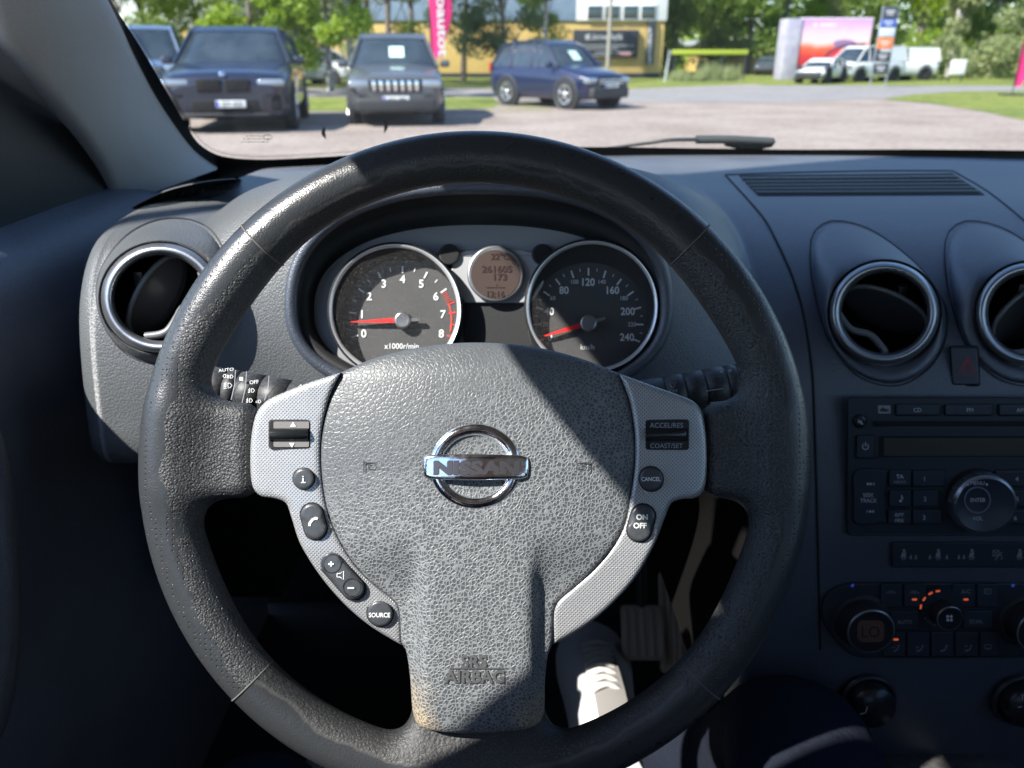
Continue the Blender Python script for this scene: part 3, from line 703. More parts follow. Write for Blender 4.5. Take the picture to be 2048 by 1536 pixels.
mb.build('defroster_grille', [M_deep, mat('grille_tooth', (.02, .022, .026), .6), mat('grille_rim', (.014, .017, .022), .45)], dash, 'small pointed grille beside the left pillar')
# binnacle lip and tunnel
LIPP = depth_plane(.632)
lip3 = LIPP(OPEN[:, 0], OPEN[:, 1], 0); lipd = DR(OPEN[:, 0], OPEN[:, 1], 0); dd = np.linalg.norm(lipd - lip3, axis=1)
lip3 = np.where((dd < .05)[:, None], lipd, lip3)
for _ in range(3): lip3 = (np.roll(lip3, 1, 0) + lip3 * 2 + np.roll(lip3, -1, 0)) / 4
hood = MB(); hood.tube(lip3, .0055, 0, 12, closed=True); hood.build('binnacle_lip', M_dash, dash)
inner = superell(962, 622, 334, 172, 150); inner_mid = superell(960, 616, 360, 205, 172)
tn = MB(); mid = depth_plane(.644)(inner_mid[:, 0], inner_mid[:, 1], 0); mid2 = depth_plane(.643)(*(superell(960, 616, 352, 196, 166).T), 0)
inn = depth_plane(.662)(inner[:, 0], inner[:, 1], 0)
tn.grid(np.array([lip3, lip3 * .5 + mid * .5, mid, mid2, inn]), 0, False, True)
cluster = thing('instrument_cluster', 'instrument cluster with two round gauges behind the steering wheel', 'instrument cluster', (-.03, .66, 1.09))
tn.build('tunnel', M_black, cluster)
CP = depth_plane(.662)
M_face = mat('cluster_face', (.24, .25, .26), .35, metal=.0, bumps=(('noise', 400, .0001),))
mb = MB(); mb.flat(CP, superell(962, 622, 336, 174, 152), 0, 0)
fp = [(930, 605), (1062, 605), (1062, 605), (1062, 780), (1062, 780), (928, 780), (928, 780), (930, 605)]
mb.flat(CP, np.array(fp[::1])[[0, 1, 3, 5]], .002, 1)
mb.build('face_plate', [M_face, M_black], cluster)
mb = MB(); P = smooth_poly([(908, 508), (908, 508), (940, 500), (1040, 500), (1074, 508), (1074, 508), (1088, 560), (1062, 606), (1062, 606), (930, 606), (930, 606), (902, 560)], 8)
mb.prism(CP, P, 0, .006, 0, 3); mb.line(CP, [(912, 511), (1072, 511)], 2.4, .0065, 1)
mb.build('display_surround', [mat('cluster_silver', (.42, .43, .44), .3, metal=.25), M_satin], cluster)
for cx in (898, 1084):
    mb = MB(); mb.prism(CP, circ(cx, 509, 21), 0, .010, 0, 3); mb.flat(CP, circ(cx, 509, 17), .0102, 1); mb.build('pod', [M_black, M_deep], cluster)
# trip display
M_lcd = mat('display_glass', (.062, .046, .040), .25); M_seg = mat('display_segments', (.025, .012, .012), .4)
mb = MB(); mb.prism(CP, circ(991, 547, 57), .004, .012, 0, 4); mb.flat(CP, circ(991, 549, 49), .0125, 1)
H = .0129
mb.text(CP, '22°C', 1000, 513, 12, H, 2, bold=.02); mb.text(CP, '261605', 994, 538, 13, H, 2, bold=.02, wscale=1.1); mb.text(CP, '173', 1001, 554, 13, H, 2, bold=.02, wscale=1.1)
mb.line(CP, [(972, 575), (1010, 575)], 1.2, H, 2); mb.text(CP, '12:16', 992, 588, 12, H, 2, bold=.02)
mb.line(CP, circ(991, 547, 42, n=12, a0=25, a1=80), 1.5, H, 2); mb.text(CP, '+', 994, 570, 6, H, 2)
mb.build('trip_display', [M_satin, M_lcd, M_seg], cluster)
# gauges
DP = depth_plane(.6585)
M_dial = mat('dial_black', (.045, .046, .046), .6, c2=(.055, .055, .055), cscale=60)
M_redprint = mat('red_print', (.75, .05, .03), .5)
M_gring = mat('gauge_ring', (.70, .71, .72), .3, metal=.6)
def polar(c, r, a_): return (c[0] + r * math.cos(R(a_)), c[1] - r * math.sin(R(a_)))
def gauge(bc, dc, kind, lab):
    mb = MB(); n = 72; hub = None
    def ring(c, r, d): P = circ(c[0], c[1], r, n=n); return depth_plane(d)(P[:, 0], P[:, 1], 0)
    mb.loft([ring(bc, 136, .660), ring(bc, 136, .644), ring(bc, 134, .641), ring(bc, 131.5, .640)], 0)
    mb.loft([ring(bc, 131.5, .640), ring(bc, 127, .6405), ring(bc, 124, .645)], 1)
    mb.loft([ring(bc, 124, .645), ring(((bc[0] + dc[0]) / 2, (bc[1] + dc[1]) / 2), 124, .652), ring(dc, 121, .6580)], 0)
    g_ = mb.build('gauge', [M_black, M_gring], cluster, lab)
    mb = MB(); mb.flat(DP, circ(dc[0], dc[1], 122, n=72), 0, 0)
    if kind == 'rpm':
        st = 27.25; f = lambda q: 90 + (4 - q) * st
        for k in range(0, 17):
            a_ = f(k / 2); big = k % 2 == 0; mb.line(DP, [polar(dc, 108 if big else 107, a_), polar(dc, 94 if big else 99, a_)], 3.2 if big else 1.8, .0006, 1 if k <= 12 else 2)
        for k in range(61, 65): pass
        for k in range(61, 67): mb.line(DP, [polar(dc, 105, f(k / 10)), polar(dc, 94, f(k / 10))], 1.2, .0006, 2)
        mb.line(DP, [polar(dc, 99, f(6.6)), polar(dc, 110, f(6.6))], 2.5, .0006, 2)
        mb.line(DP, [polar(dc, 98, f(6.6 + i * .1)) for i in range(13)], 3.0, .0006, 2)
        for k in range(9): p = polar(dc, 82, f(k)); mb.text(DP, str(k), p[0], p[1], 15.5, .0006, 1, bold=.02)
        mb.text(DP, 'x1000r/min', 803, 692, 11, .0006, 1, bold=.01, wscale=.95)
        na = f(.62)
    else:
        st = 110 / 6; f = lambda q: 90 + (120 - q) / 20 * st
        for k in range(0, 25):
            big = k % 2 == 0; a_ = f(k * 10); mb.line(DP, [polar(dc, 110, a_), polar(dc, 95 if big else 104, a_)], 3.0 if big else 1.2, .0006, 1)
        for k in range(0, 13):
            v = k * 20; mj = k % 2 == 0; p = polar(dc, 82 if mj else 87, f(v)); mb.text(DP, str(v), p[0], p[1], 14.5 if mj else 8.5, .0006, 1, bold=.02 if mj else 0, wscale=.92)
        mb.text(DP, 'km/h', 1175, 694, 10.5, .0006, 1, wscale=.95)
        na = f(4)
    mb.build('dial', [M_dial, M_white, M_redprint], g_)
    mb = MB(); c = np.array(dc); d = np.array([math.cos(R(na)), -math.sin(R(na))]); nn = np.array([d[1], -d[0]])
    P = np.array([c + d * 104 + nn * .8, c + d * 20 + nn * 5, c + d * 10 + nn * 5, c + d * 10 - nn * 5, c + d * 20 - nn * 5, c + d * 104 - nn * .8]); mb.prism(DP, P, .004, .006, 0)
    P2 = np.array([c + d * 10 + nn * 5, c - d * 34 + nn * 3, c - d * 36, c - d * 34 - nn * 3, c + d * 10 - nn * 5]); mb.prism(DP, P2, .005, .0075, 1)
    for r0, r1, h0, h1 in ((19, 17, .0, .009),): mb.prism(DP, circ(dc[0], dc[1], 17, n=32), h0, h1, 1, 4)
    mb.build('needle', [M_red, M_satin], g_)
    ln = MB(); P = circ(bc[0], bc[1], 127, n=60); ln.flat(depth_plane(.6435), P, 0, 0); ln.build('lens', M_lens, g_)
def dust_glass():
    m = glassmat('dusty_lens', (.95, .95, .95), .004, .05); t = m.node_tree; o = t.nodes['Material Output']; prev = o.inputs[0].links[0].from_socket
    df = t.nodes.new('ShaderNodeBsdfDiffuse'); df.inputs[0].default_value = (.8, .8, .78, 1); mx = t.nodes.new('ShaderNodeMixShader')
    tc = t.nodes.new('ShaderNodeTexCoord'); n = t.nodes.new('ShaderNodeTexNoise'); n.inputs['Scale'].default_value = 900; t.links.new(tc.outputs['Object'], n.inputs['Vector'])
    r = t.nodes.new('ShaderNodeMapRange'); r.inputs[1].default_value = .5; r.inputs[2].default_value = .72; r.inputs[3].default_value = .01; r.inputs[4].default_value = .05; t.links.new(n.outputs[0], r.inputs[0])
    t.links.new(r.outputs[0], mx.inputs[0]); t.links.new(prev, mx.inputs[1]); t.links.new(df.outputs[0], mx.inputs[2]); t.links.new(mx.outputs[0], o.inputs[0]); return m
M_lens = dust_glass()
gauge((790, 620), (805, 640), 'rpm', 'rev counter with a red zone, left gauge of the cluster')
gauge((1184, 613), (1177, 646), 'kmh', 'speedometer reading to 240, right gauge of the cluster')

# ================================================================== air vents
M_vane = mat('vane_plastic', (.15, .155, .16), .35)
M_crease = mat('crease_shade', (.012, .014, .018), .7)
def vent(cx, cy, rx, ry, outer, lab, depth, tilt, lever):
    t_ = thing('air_vent', lab, 'air vent', depth_plane(depth)(np.array(cx), np.array(cy), 0), group='round air vents of the dashboard')
    n = 72
    def rg(s_, d, dx=0, dy=0): P = circ(cx + dx, cy + dy, rx * s_, ry * s_, n=n); return depth_plane(d)(P[:, 0], P[:, 1], 0)
    mb = MB(); ls = []
    for k in np.linspace(-30, 215, 13): ls.append(rg(.876 + .112 * math.cos(R(k)), depth - .012 * math.sin(R(k))))
    mb.loft(ls, 0); mb.build('ring', M_satin, t_)
    mb = MB(); mb.loft([rg(1.03, depth + .012), rg(1.035, depth + .001), rg(1.02, depth - .003), rg(.985, depth + .001)], 0)
    mb.loft([rg(.78, depth + .004), rg(.765, depth + .03), rg(.74, depth + .07)], 1, cap1=True); mb.build('barrel', [M_black, M_deep], t_)
    # swivelling flap: an oval disc with its edge and a lever bar
    ca, sa = math.cos(R(tilt)), math.sin(R(tilt)); mb = MB()
    def loc(a_, b_, dz): u = cx + a_ * ca - b_ * sa; v = cy - (a_ * sa + b_ * ca) * ry / rx; return depth_plane(depth + dz)(np.array(u), np.array(v), 0)
    A = np.linspace(0, 2 * math.pi, 40, endpoint=False)
    top = np.array([loc(.78 * rx * math.cos(q), .10 * rx + .30 * rx * math.sin(q), .022 - .012 * math.sin(q)) for q in A])
    bot = np.array([loc(.78 * rx * math.cos(q), .02 * rx + .30 * rx * math.sin(q), .026 - .012 * math.sin(q)) for q in A])
    mb.loft([bot, top], 0, cap0=True, cap1=True); mb.build('flap', mat('flap_plastic', (.03, .032, .035), .45), t_); mb = MB(); mb.tube(top[1:20], .0024, 0, 8); mb.build('flap_edge', M_vane, t_)
    mb = MB(); lv = [(-.80, -.30), (-.45, -.52), (-.12, -.48), (0, -.50), (.30, -.66), (.36, -.75), (.62, -.72)]
    if lever: lv = [(-.72, -.10), (-.50, -.36), (-.15, -.40), (0, -.40), (.15, -.52), (.5, -.55), (.72, -.36)]
    P = [loc(a_ * rx, b_ * rx, .004) for a_, b_ in lv]; mb.tube(smooth_poly(P, .004, False), .0032, 0, 8); mb.build('lever', M_vane, t_)
    mb = MB(); mb.box(loc(.12 * rx, .45 * rx, .014), (.004, .003, .008), 0, bev=.001)
    mb.build('slider', M_gloss, t_)
    # raised bezel blending into the dashboard
    O = smooth_poly(outer, 8); ang = np.arctan2(-(O[:, 1] - cy), O[:, 0] - cx); order = np.argsort(ang); O = O[order]; ang = ang[order]
    aa = np.linspace(-math.pi, math.pi, n, endpoint=False); ou = np.interp(aa, ang, O[:, 0], period=2 * math.pi); ov = np.interp(aa, ang, O[:, 1], period=2 * math.pi)
    L0 = DR(ou, ov, .0004); iu = cx + rx * 1.03 * np.cos(aa); iv = cy - ry * 1.03 * np.sin(aa); L1 = depth_plane(depth - .002)(iu, iv, 0)
    for _ in range(4): L0 = (np.roll(L0, 1, 0) + 2 * L0 + np.roll(L0, -1, 0)) / 4
    mb = MB(); loops = [L0]
    for k in (.04, .10, .2, .35, .5, .65, .8, .92, 1.0):
        q = L0 * (1 - k) + L1 * k; nrm = -ray(ou * (1 - k) + iu * k, ov * (1 - k) + iv * k); nrm /= np.linalg.norm(nrm, axis=1)[:, None]
        gap = np.linalg.norm(np.stack([ou - iu, ov - iv], 1), axis=1)[:, None]; amp = .010 * np.clip(gap / 90, 0, 1)
        dip = -.0035 * math.exp(-((k - .06) / .05) ** 2)
        loops.append(q + nrm * (amp * (math.sin(math.pi * min(k * 1.0, 1)) ** .6) + dip))
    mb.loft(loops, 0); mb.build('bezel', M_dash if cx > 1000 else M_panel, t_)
    mb = MB(); Oc = np.stack([ou, ov], 1); Oc = np.vstack([Oc, Oc[:1]]); mb.line(DR, Oc, 2.6, .0009, 0); mb.build('bezel_crease_shade', M_crease, t_)  # thin dark line painted as shade in the crease round the bezel
    return t_
Cout = [(1625, 469), (1654, 443), (1693, 443), (1742, 459), (1791, 492), (1839, 534), (1872, 577), (1895, 625), (1888, 690), (1856, 739), (1807, 769), (1758, 769), (1709, 746), (1660, 684), (1634, 609), (1621, 528)]
vent(1769, 626, 112, 105, Cout, 'silver-ringed round air vent above the radio, left of the hazard button', .690, -24, False)
vent(2062, 628, 112, 105, [(x + 272 + (x - 1769) * .02, y) for x, y in Cout], 'silver-ringed round air vent cut by the right edge of the photo', .690, 40, False)
Lout = [(194, 560), (214, 515), (255, 468), (310, 440), (370, 437), (420, 458), (450, 510), (462, 570), (452, 640), (420, 690), (370, 722), (310, 728), (250, 706), (212, 660), (194, 610)]
vent(322, 596, 122, 112, Lout, 'silver-ringed round air vent beside the door, partly behind the wheel rim', .628, 62, True)

# ================================================================== centre stack
SN = (0, -.982, .186); SP = Plane((.35, .604, .95), SN)
M_panelblk = mat('stack_plastic', (.020, .026, .035), .42, bumps=(('noise', 900, .0001),)); M_key = mat('key_plastic', (.028, .036, .048), .36, bumps=(('noise', 900, .00008),))
M_print = mat('key_print', (.60, .63, .66), .6); M_printd = mat('key_print_dim', (.32, .33, .34), .6)
radio = thing('car_radio', 'built-in car radio with CD slot and round menu knob below the vents', 'radio', SP(np.array(1900.), np.array(930.), 0))
mb = MB(); P = rrect(1695, 796, 2360, 1070, 10); mb.prism(SP, P, -.03, .001, 0, 2)
Pe = np.vstack([P, P[:1]]); mb.ringflat(SP, P, (P - P.mean(0)) * np.array([1.006, 1.012]) + P.mean(0), .0004, 1)
mb.line(SP, [(1700, 1069), (2340, 1069)], 1.6, .0014, 2)
mb.build('fascia', [M_panelblk, M_deep, M_edge_lit], radio)
def key(parent, P, txts=(), h=.0035, m=None, bev=2.5, nm='key', base=.001):
    mb = MB(); P = np.asarray(P, float); mb.flat(SP, (P - P.mean(0)) * np.array([1 + 3.0 / max(np.ptp(P[:, 0]), 1), 1 + 3.0 / max(np.ptp(P[:, 1]), 1)]) + P.mean(0), base + .0003, 1)
    mb.prism(SP, P, base, h, 0, bev)
    for tt in txts:
        if callable(tt): tt(mb, h + .0002)
        else:
            s_, u, v, cap = tt[:4]; kw = tt[4] if len(tt) > 4 else {}; mb.text(SP, s_, u, v, cap, h + .0002, kw.pop('mi', 2) if 'mi' in kw else 2, **kw)
    return mb.build(nm, [m or M_key, M_deep, M_print, M_printd], parent)
key(radio, rrect(1792, 809, 1880, 831, 3), [('CD', 1835, 820, 8)]); key(radio, rrect(1890, 809, 1984, 831, 3), [('FM', 1940, 820, 8)]); key(radio, rrect(1998, 809, 2092, 831, 3), [('AM', 2041, 820, 8)])
key(radio, circ(1720, 843, 13, n=28), [lambda mb, h: (mb.line(SP, [(1716, 843), (1719, 843), (1723, 839), (1723, 848), (1719, 845), (1716, 845)], 1.2, h, 2), mb.line(SP, [(1715, 838), (1726, 849)], 1.2, h, 2))], bev=5, m=M_gloss)
def pw(mb, h):
    mb.line(SP, circ(1731, 893, 6, n=20, a0=125, a1=415), 1.5, h, 2); mb.line(SP, [(1731, 884), (1731, 893)], 1.5, h, 2)
key(radio, rrect(1713, 871, 1748, 916, 3), [pw])
mb = MB()                                                              # compact disc mark
mb.prism(SP, rrect(1756, 811, 1781, 827, 2), .001, .0013, 0); mb.text(SP, 'disc', 1769, 819, 8, .0018, 1, bold=.05); mb.build('disc_mark', [M_printd, M_panelblk], radio)
mb = MB(); mb.flat(SP, rrect(1746, 842, 2200, 852, 2), .0013, 0); mb.line(SP, [(1744, 855), (2200, 855)], 3.5, .003, 1); mb.build('disc_slot', [M_deep, M_key], radio)
mb = MB(); mb.flat(SP, rrect(1757, 872, 2220, 914, 3), .0012, 1); mb.flat(SP, rrect(1768, 876, 2210, 912, 2), .0016, 0); mb.line(SP, [(1757, 916), (2210, 916)], 4.0, .0035, 2)
mb.build('screen', [mat('radio_screen', (.045, .045, .03), .35), M_deep, M_key], radio)
def seek(mb, h):
    for v, s_ in ((968, 1), (1023, -1)):
        for k in (-4, 2): c = 1741 + k * s_; mb.flat(SP, np.array([(c - 3 * s_, v - 3), (c + 3 * s_, v), (c - 3 * s_, v + 3)]), h, 2)
        mb.line(SP, [(1741 + 7 * s_, v - 3), (1741 + 7 * s_, v + 3)], 1.3, h, 2)
key(radio, smooth_poly([(1712, 943), (1775, 941), (1775, 941), (1773, 960), (1768, 1000), (1772, 1045), (1772, 1045), (1712, 1047), (1708, 1000)], 6), [seek, ('SEEK', 1737, 990, 8, dict(wscale=.9)), ('TRACK', 1737, 1001, 8, dict(wscale=.9))])
key(radio, rrect(1778, 941, 1822, 973, 3), [('TA', 1800, 953, 8, dict(bold=.02)), ('NEWS', 1800, 964, 6, dict(mi=3))]); key(radio, rrect(1825, 941, 1890, 973, 3), [('1', 1849, 958, 9)])
def note(mb, h): mb.line(SP, [(1803, 990), (1803, 1001)], 1.4, h, 2); mb.flat(SP, circ(1801, 1002, 3, 2.2, n=12), h, 2); mb.line(SP, [(1803, 991), (1806, 996), (1805, 999)], 1.4, h, 2)
key(radio, rrect(1778, 981, 1822, 1014, 3), [note]); key(radio, rrect(1825, 981, 1878, 1014, 3), [('2', 1850, 998, 9)])
key(radio, rrect(1776, 1020, 1822, 1048, 3), [('RPT', 1799, 1030, 7.5, dict(shear=.2)), ('MIX', 1799, 1041, 7.5, dict(shear=.2))]); key(radio, rrect(1825, 1020, 1884, 1048, 3), [('3', 1848, 1035, 9)])
key(radio, rrect(1990, 941, 2060, 973, 3), [('4', 2034, 958, 9)]); key(radio, rrect(2012, 981, 2062, 1014, 3), [('5', 2035, 998, 9)]); key(radio, rrect(1998, 1020, 2062, 1048, 3), [('6', 2031, 1036, 9)])
# big knob
kc = SP(np.array(1954.), np.array(999.), 0); pxs = FPXM(SP) * 1.02; axn = np.array([-.12, -.97, .22]); axn /= np.linalg.norm(axn)
dist = np.linalg.norm(kc - CAM); kp = dist / math.hypot(1, 0) / FPX * .93
mb = MB(); mb.flat(SP, circ(1953, 998, 62, n=48), .0016, 2); rr_ = 53 * kp
mb.lathe([(rr_ * 1.04, 0), (rr_ * 1.04, .012), (rr_ * 1.0, .015), (rr_ * .93, .016)], kc, axn, 0, 56); mb.lathe([(rr_ * .93, .016), (rr_ * .90, .0155), (0.0001, .0155)], kc, axn, 1, 56)
for k in range(14):
    a_ = R(k * 360 / 14); A0 = np.cross(axn, [0, 0, 1]); A0 /= np.linalg.norm(A0); B0 = np.cross(axn, A0); d_ = math.cos(a_) * A0 + math.sin(a_) * B0; mb.tube([kc + d_ * rr_ * 1.045 + axn * .001, kc + d_ * rr_ * 1.045 + axn * .012], .0005, 3, 6)
KPn = Plane(kc + axn * .0158, axn)
mb.ringflat(KPn, circ(1955, 1000, 24, n=40), circ(1955, 1000, 27, n=40), .0003, 3); mb.text(KPn, 'ENTER', 1956, 1000, 8, .0003, 4, wscale=.9); mb.text(KPn, 'MENU', 1955, 966, 7.5, .0003, 4); mb.text(KPn, 'VOL', 1955, 1037, 7.5, .0003, 4)
mb.flat(KPn, np.array([(1932, 969), (1937, 966), (1937, 972)]), .0003, 4); mb.flat(KPn, np.array([(1977, 969), (1972, 966), (1972, 972)]), .0003, 4)
mb.build('menu_knob', [M_satin, M_key, M_deep, mat('knob_ring_blue', (.16, .18, .24), .4), M_print], radio)
# hazard switch
hz = MB(); P = rrect(1903, 694, 1957, 770, 5, skew=lambda p: (p[0] + (p[1] - 732) * .05, p[1])); HZ = Plane(DR(np.array(1930.), np.array(732.), .001), (-.05, -.93, .37))
hz.flat(HZ, (P - P.mean(0)) * 1.08 + P.mean(0), .0006, 1); hz.prism(HZ, P, -.004, .0025, 0, 3)
for s_ in (1, .55): T = np.array([(1934, 713 + (1 - s_) * 14), (1934 + 17 * s_, 747 - (1 - s_) * 8), (1934 - 17 * s_, 747 - (1 - s_) * 8), (1934, 713 + (1 - s_) * 14)]); hz.line(HZ, T, 2.0, .0028, 2)
o = hz.build('hazard_switch', [M_panelblk, M_deep, mat('hazard_red', (.35, .03, .025), .5)]); tag(o, 'small hazard light switch with a red triangle between two vents', 'switch')
# belt reminder strip
LP = Plane((.40, .585, .865), SN); o_ = thing('seat_belt_indicator', 'dark strip of seat belt warning symbols below the radio', 'indicator panel', LP(np.array(1920.), np.array(1110.), 0))
mb = MB(); mb.prism(SP, rrect(1784, 1085, 2300, 1135, 5), -.02, .0012, 0, 2); mb.line(SP, [(1786, 1087), (2200, 1087)], 1.2, .0016, 1)
def belt(x, y, s_, h=.0017):
    mb.flat(SP, circ(x, y - 9 * s_, 3.0 * s_, n=12), h, 2); mb.flat(SP, np.array([(x - 4 * s_, y - 5 * s_), (x + 4 * s_, y - 5 * s_), (x + 3 * s_, y + 4 * s_), (x - 6 * s_, y + 4 * s_)]), h, 2)
    mb.line(SP, [(x + 4 * s_, y - 7 * s_), (x - 8 * s_, y + 5 * s_), (x + 7 * s_, y + 5 * s_)], 1.1 * s_, h, 2); mb.line(SP, [(x - 3 * s_, y + 5 * s_), (x - 4 * s_, y + 10 * s_)], 1.6 * s_, h, 2); mb.line(SP, [(x + 2 * s_, y + 5 * s_), (x + 1 * s_, y + 10 * s_)], 1.6 * s_, h, 2)
for bx, sm in ((1808, (14, 24)), (1877, (-17, 17)), (1944, (-26, -16)), (2040, (14,))):
    belt(bx, 1110, 1.0)
    for d_ in sm: belt(bx + d_, 1115, .45)
mb.line(SP, np.vstack([rrect(1986, 1101, 1998, 1112, 1), rrect(1986, 1101, 1998, 1112, 1)[:1]]), 1.2, .0017, 2); mb.line(SP, [(1986, 1101), (1998, 1112)], 1, .0017, 2); mb.line(SP, [(1998, 1101), (1986, 1112)], 1, .0017, 2)
mb.line(SP, [(2004, 1104), (1996, 1113), (1990, 1120)], 1.6, .0017, 2); mb.text(SP, '2', 2003, 1114, 8, .0017, 2)
mb.build('strip', [M_panelblk, M_edge_lit, M_printd], o_)
# climate controls
cl = thing('climate_control', 'climate control panel with orange indicator lights and round dials', 'climate control', SP(np.array(1900.), np.array(1240.), 0))
P = smooth_poly([(1712, 1166), (1712, 1166), (2400, 1166), (2400, 1166), (2400, 1312), (2400, 1312), (1730, 1316), (1690, 1300), (1656, 1262), (1643, 1228), (1650, 1196), (1675, 1174)], 10)
mb = MB(); mb.prism(SP, P, -.03, .001, 0, 3); mb.line(SP, [(1726, 1318), (1900, 1319), (2100, 1315)], 1.4, .0005, 1); mb.build('fascia', [M_panelblk, M_edge_lit], cl)
M_orange = mat('indicator_orange', (.5, .14, .05), .5, emit=(1.0, .16, .045), estr=.17); M_amber = mat('dial_display', (.14, .065, .045), .4); 
def clk(x0, y0, x1, y1, tx=(), led=None):
    mb = MB(); P = rrect(x0, y0, x1, y1, 2); mb.flat(SP, (P - P.mean(0)) * np.array([1.06, 1.08]) + P.mean(0), .0013, 1); mb.prism(SP, P, .001, .0026, 0, 1.5)
    for tt in tx:
        if callable(tt): tt(mb, .0029)
        else: mb.text(SP, tt[0], tt[1], tt[2], tt[3], .0029, 2)
    if led: mb.flat(SP, rrect(led[0] - 5, led[1] - 2, led[0] + 5, led[1] + 2, 1.5), .0030, 3)
    return mb.build('key', [M_key, M_deep, M_printd, M_orange], cl)
def caricon(c):
    def f(mb, h): mb.line(SP, [(c - 9, 1187), (c - 6, 1184), (c - 2, 1182), (c + 3, 1182), (c + 9, 1187)], 1.1, h, 2); mb.line(SP, [(c - 4, 1186), (c + 4, 1186)], 1.1, h, 2)
    return f
def face(c, ms):
    def f(mb, h):
        mb.flat(SP, circ(c + 5, 1292, 1.8, n=8), h, 2); mb.line(SP, [(c + 4, 1295), (c + 2, 1300), (c - 3, 1301), (c - 4, 1304)], 1.8, h, 2)
        for dx, dy in ms: mb.line(SP, [(c - 8, 1296 + dy), (c - 2, 1294 + dy)], 1.1, h, 2)
    return f
clk(1761, 1168, 1804, 1213, [caricon(1782)]); clk(1808, 1168, 1852, 1213, [caricon(1829)], (1829, 1199)); clk(1905, 1168, 1950, 1213, [('A/C', 1932, 1183, 8)], (1932, 1199))
def rear(mb, h):
    P = rrect(1969, 1178, 1982, 1188, 2); mb.line(SP, np.vstack([P, P[:1]]), 1.1, h, 2); mb.line(SP, [(1972, 1186), (1972, 1180)], 1, h, 2); mb.line(SP, [(1976, 1186), (1976, 1180)], 1, h, 2)
clk(1954, 1168, 1996, 1213, [rear]); clk(1780, 1222, 1838, 1258, [('AUTO', 1809, 1244, 7.5)]); clk(1926, 1222, 1984, 1256, [('DUAL', 1953, 1243, 7.5)])
for k, (x0, ms) in enumerate(((1766, ((0, 0),)), (1814, ((0, 0), (0, 6))), (1862, ((0, 6),)), (1911, ((0, -3), (0, 6))))): clk(x0, 1264, x0 + 44, 1312, [face(x0 + 26, ms)], (1792, 1279) if k == 0 else None)
def fr_(mb, h): P = smooth_poly([(1969, 1291), (1976, 1289), (1983, 1291), (1981, 1297), (1971, 1297)], 3); mb.line(SP, np.vstack([P, P[:1]]), 1.1, h, 2); mb.line(SP, [(1973, 1300), (1973, 1295)], 1, h, 2); mb.line(SP, [(1978, 1300), (1978, 1295)], 1, h, 2)
clk(1960, 1264, 1996, 1312, [fr_])
def knob(cu, cv, rpx, hh, nm, display=None, icon=None, lab=None):
    c = SP(np.array(float(cu)), np.array(float(cv)), 0); r_ = rpx * kp * 1.03; mb = MB(); mb.lathe([(r_ * 1.18, 0), (r_ * 1.15, .002), (r_ * 1.0, .0025)], c, SN, 1, 40)
    mb.lathe([(r_, .002), (r_ * .98, hh * .9), (r_ * .95, hh)], c, SN, 1, 40); mb.lathe([(r_ * .96, hh - .0003), (r_ * .97, hh + .0008), (r_ * .90, hh + .0008)], c, SN, 0, 48); mb.lathe([(r_ * .91, hh + .0004), (.00001, hh + .0004)], c, SN, 2, 40)
    kpn = Plane(c + np.array(SN) * hh, SN); cu2, cv2 = [float(q) for q in pix(c + np.array(SN) / np.linalg.norm(SN) * hh)]
    if display: mb.flat(kpn, rrect(cu2 - 27, cv2 - 22, cu2 + 27, cv2 + 22, 12), .0009, 3); mb.text(kpn, display, cu2, cv2 + 1, 22, .0011, 1, wscale=.95)
    if icon:
        for k in range(4): a_ = R(45 + 90 * k); mb.flat(kpn, circ(cu2 + 5 * math.cos(a_), cv2 + 5 * math.sin(a_), 3.0, 3.0, n=10), .0009, 4)
    return mb.build(nm, [M_satin, M_black, M_gloss, M_amber, M_print], cl, lab)
knob(1722, 1240, 44, .020, 'temperature_dial', 'LO'); knob(2052, 1240, 44, .020, 'temperature_dial', 'LO'); knob(1880, 1219, 24, .016, 'fan_dial', None, True)
mb = MB(); mb.flat(SP, circ(1883, 1216, 43, n=48), .0031, 1)
for a_ in (169, 144, 119, 96): p = polar((1880, 1221), 39, a_); d_ = R(a_ - 90); mb.line(SP, [(p[0] - 4.5 * math.cos(d_), p[1] + 4.5 * math.sin(d_)), (p[0] + 4.5 * math.cos(d_), p[1] - 4.5 * math.sin(d_))], 3.6, .0036, 0)
for k, ch in enumerate('PUSH ON-OFF'): a_ = 215 + k * 11.5; p = polar((1882, 1216), 37, a_); mb.text(SP, ch, p[0], p[1], 6, .0034, 2, ang=-(a_ - 270) * -1 if False else (a_ - 270))
mb.build('fan_scale', [M_orange, M_panelblk, M_printd], cl)
mks = [mat('mark_blue', (.03, .06, .25), .5, emit=(.03, .08, .5), estr=.15), mat('mark_brown', (.08, .04, .03), .5)]
for x_, mi_ in ((1705, 0), (2026, 0), (1726, 1)): mb = MB(); mb.flat(SP, circ(x_, 1171, 3.4, n=14), .002, 0); mb.build('temperature_mark', mks[mi_], cl)
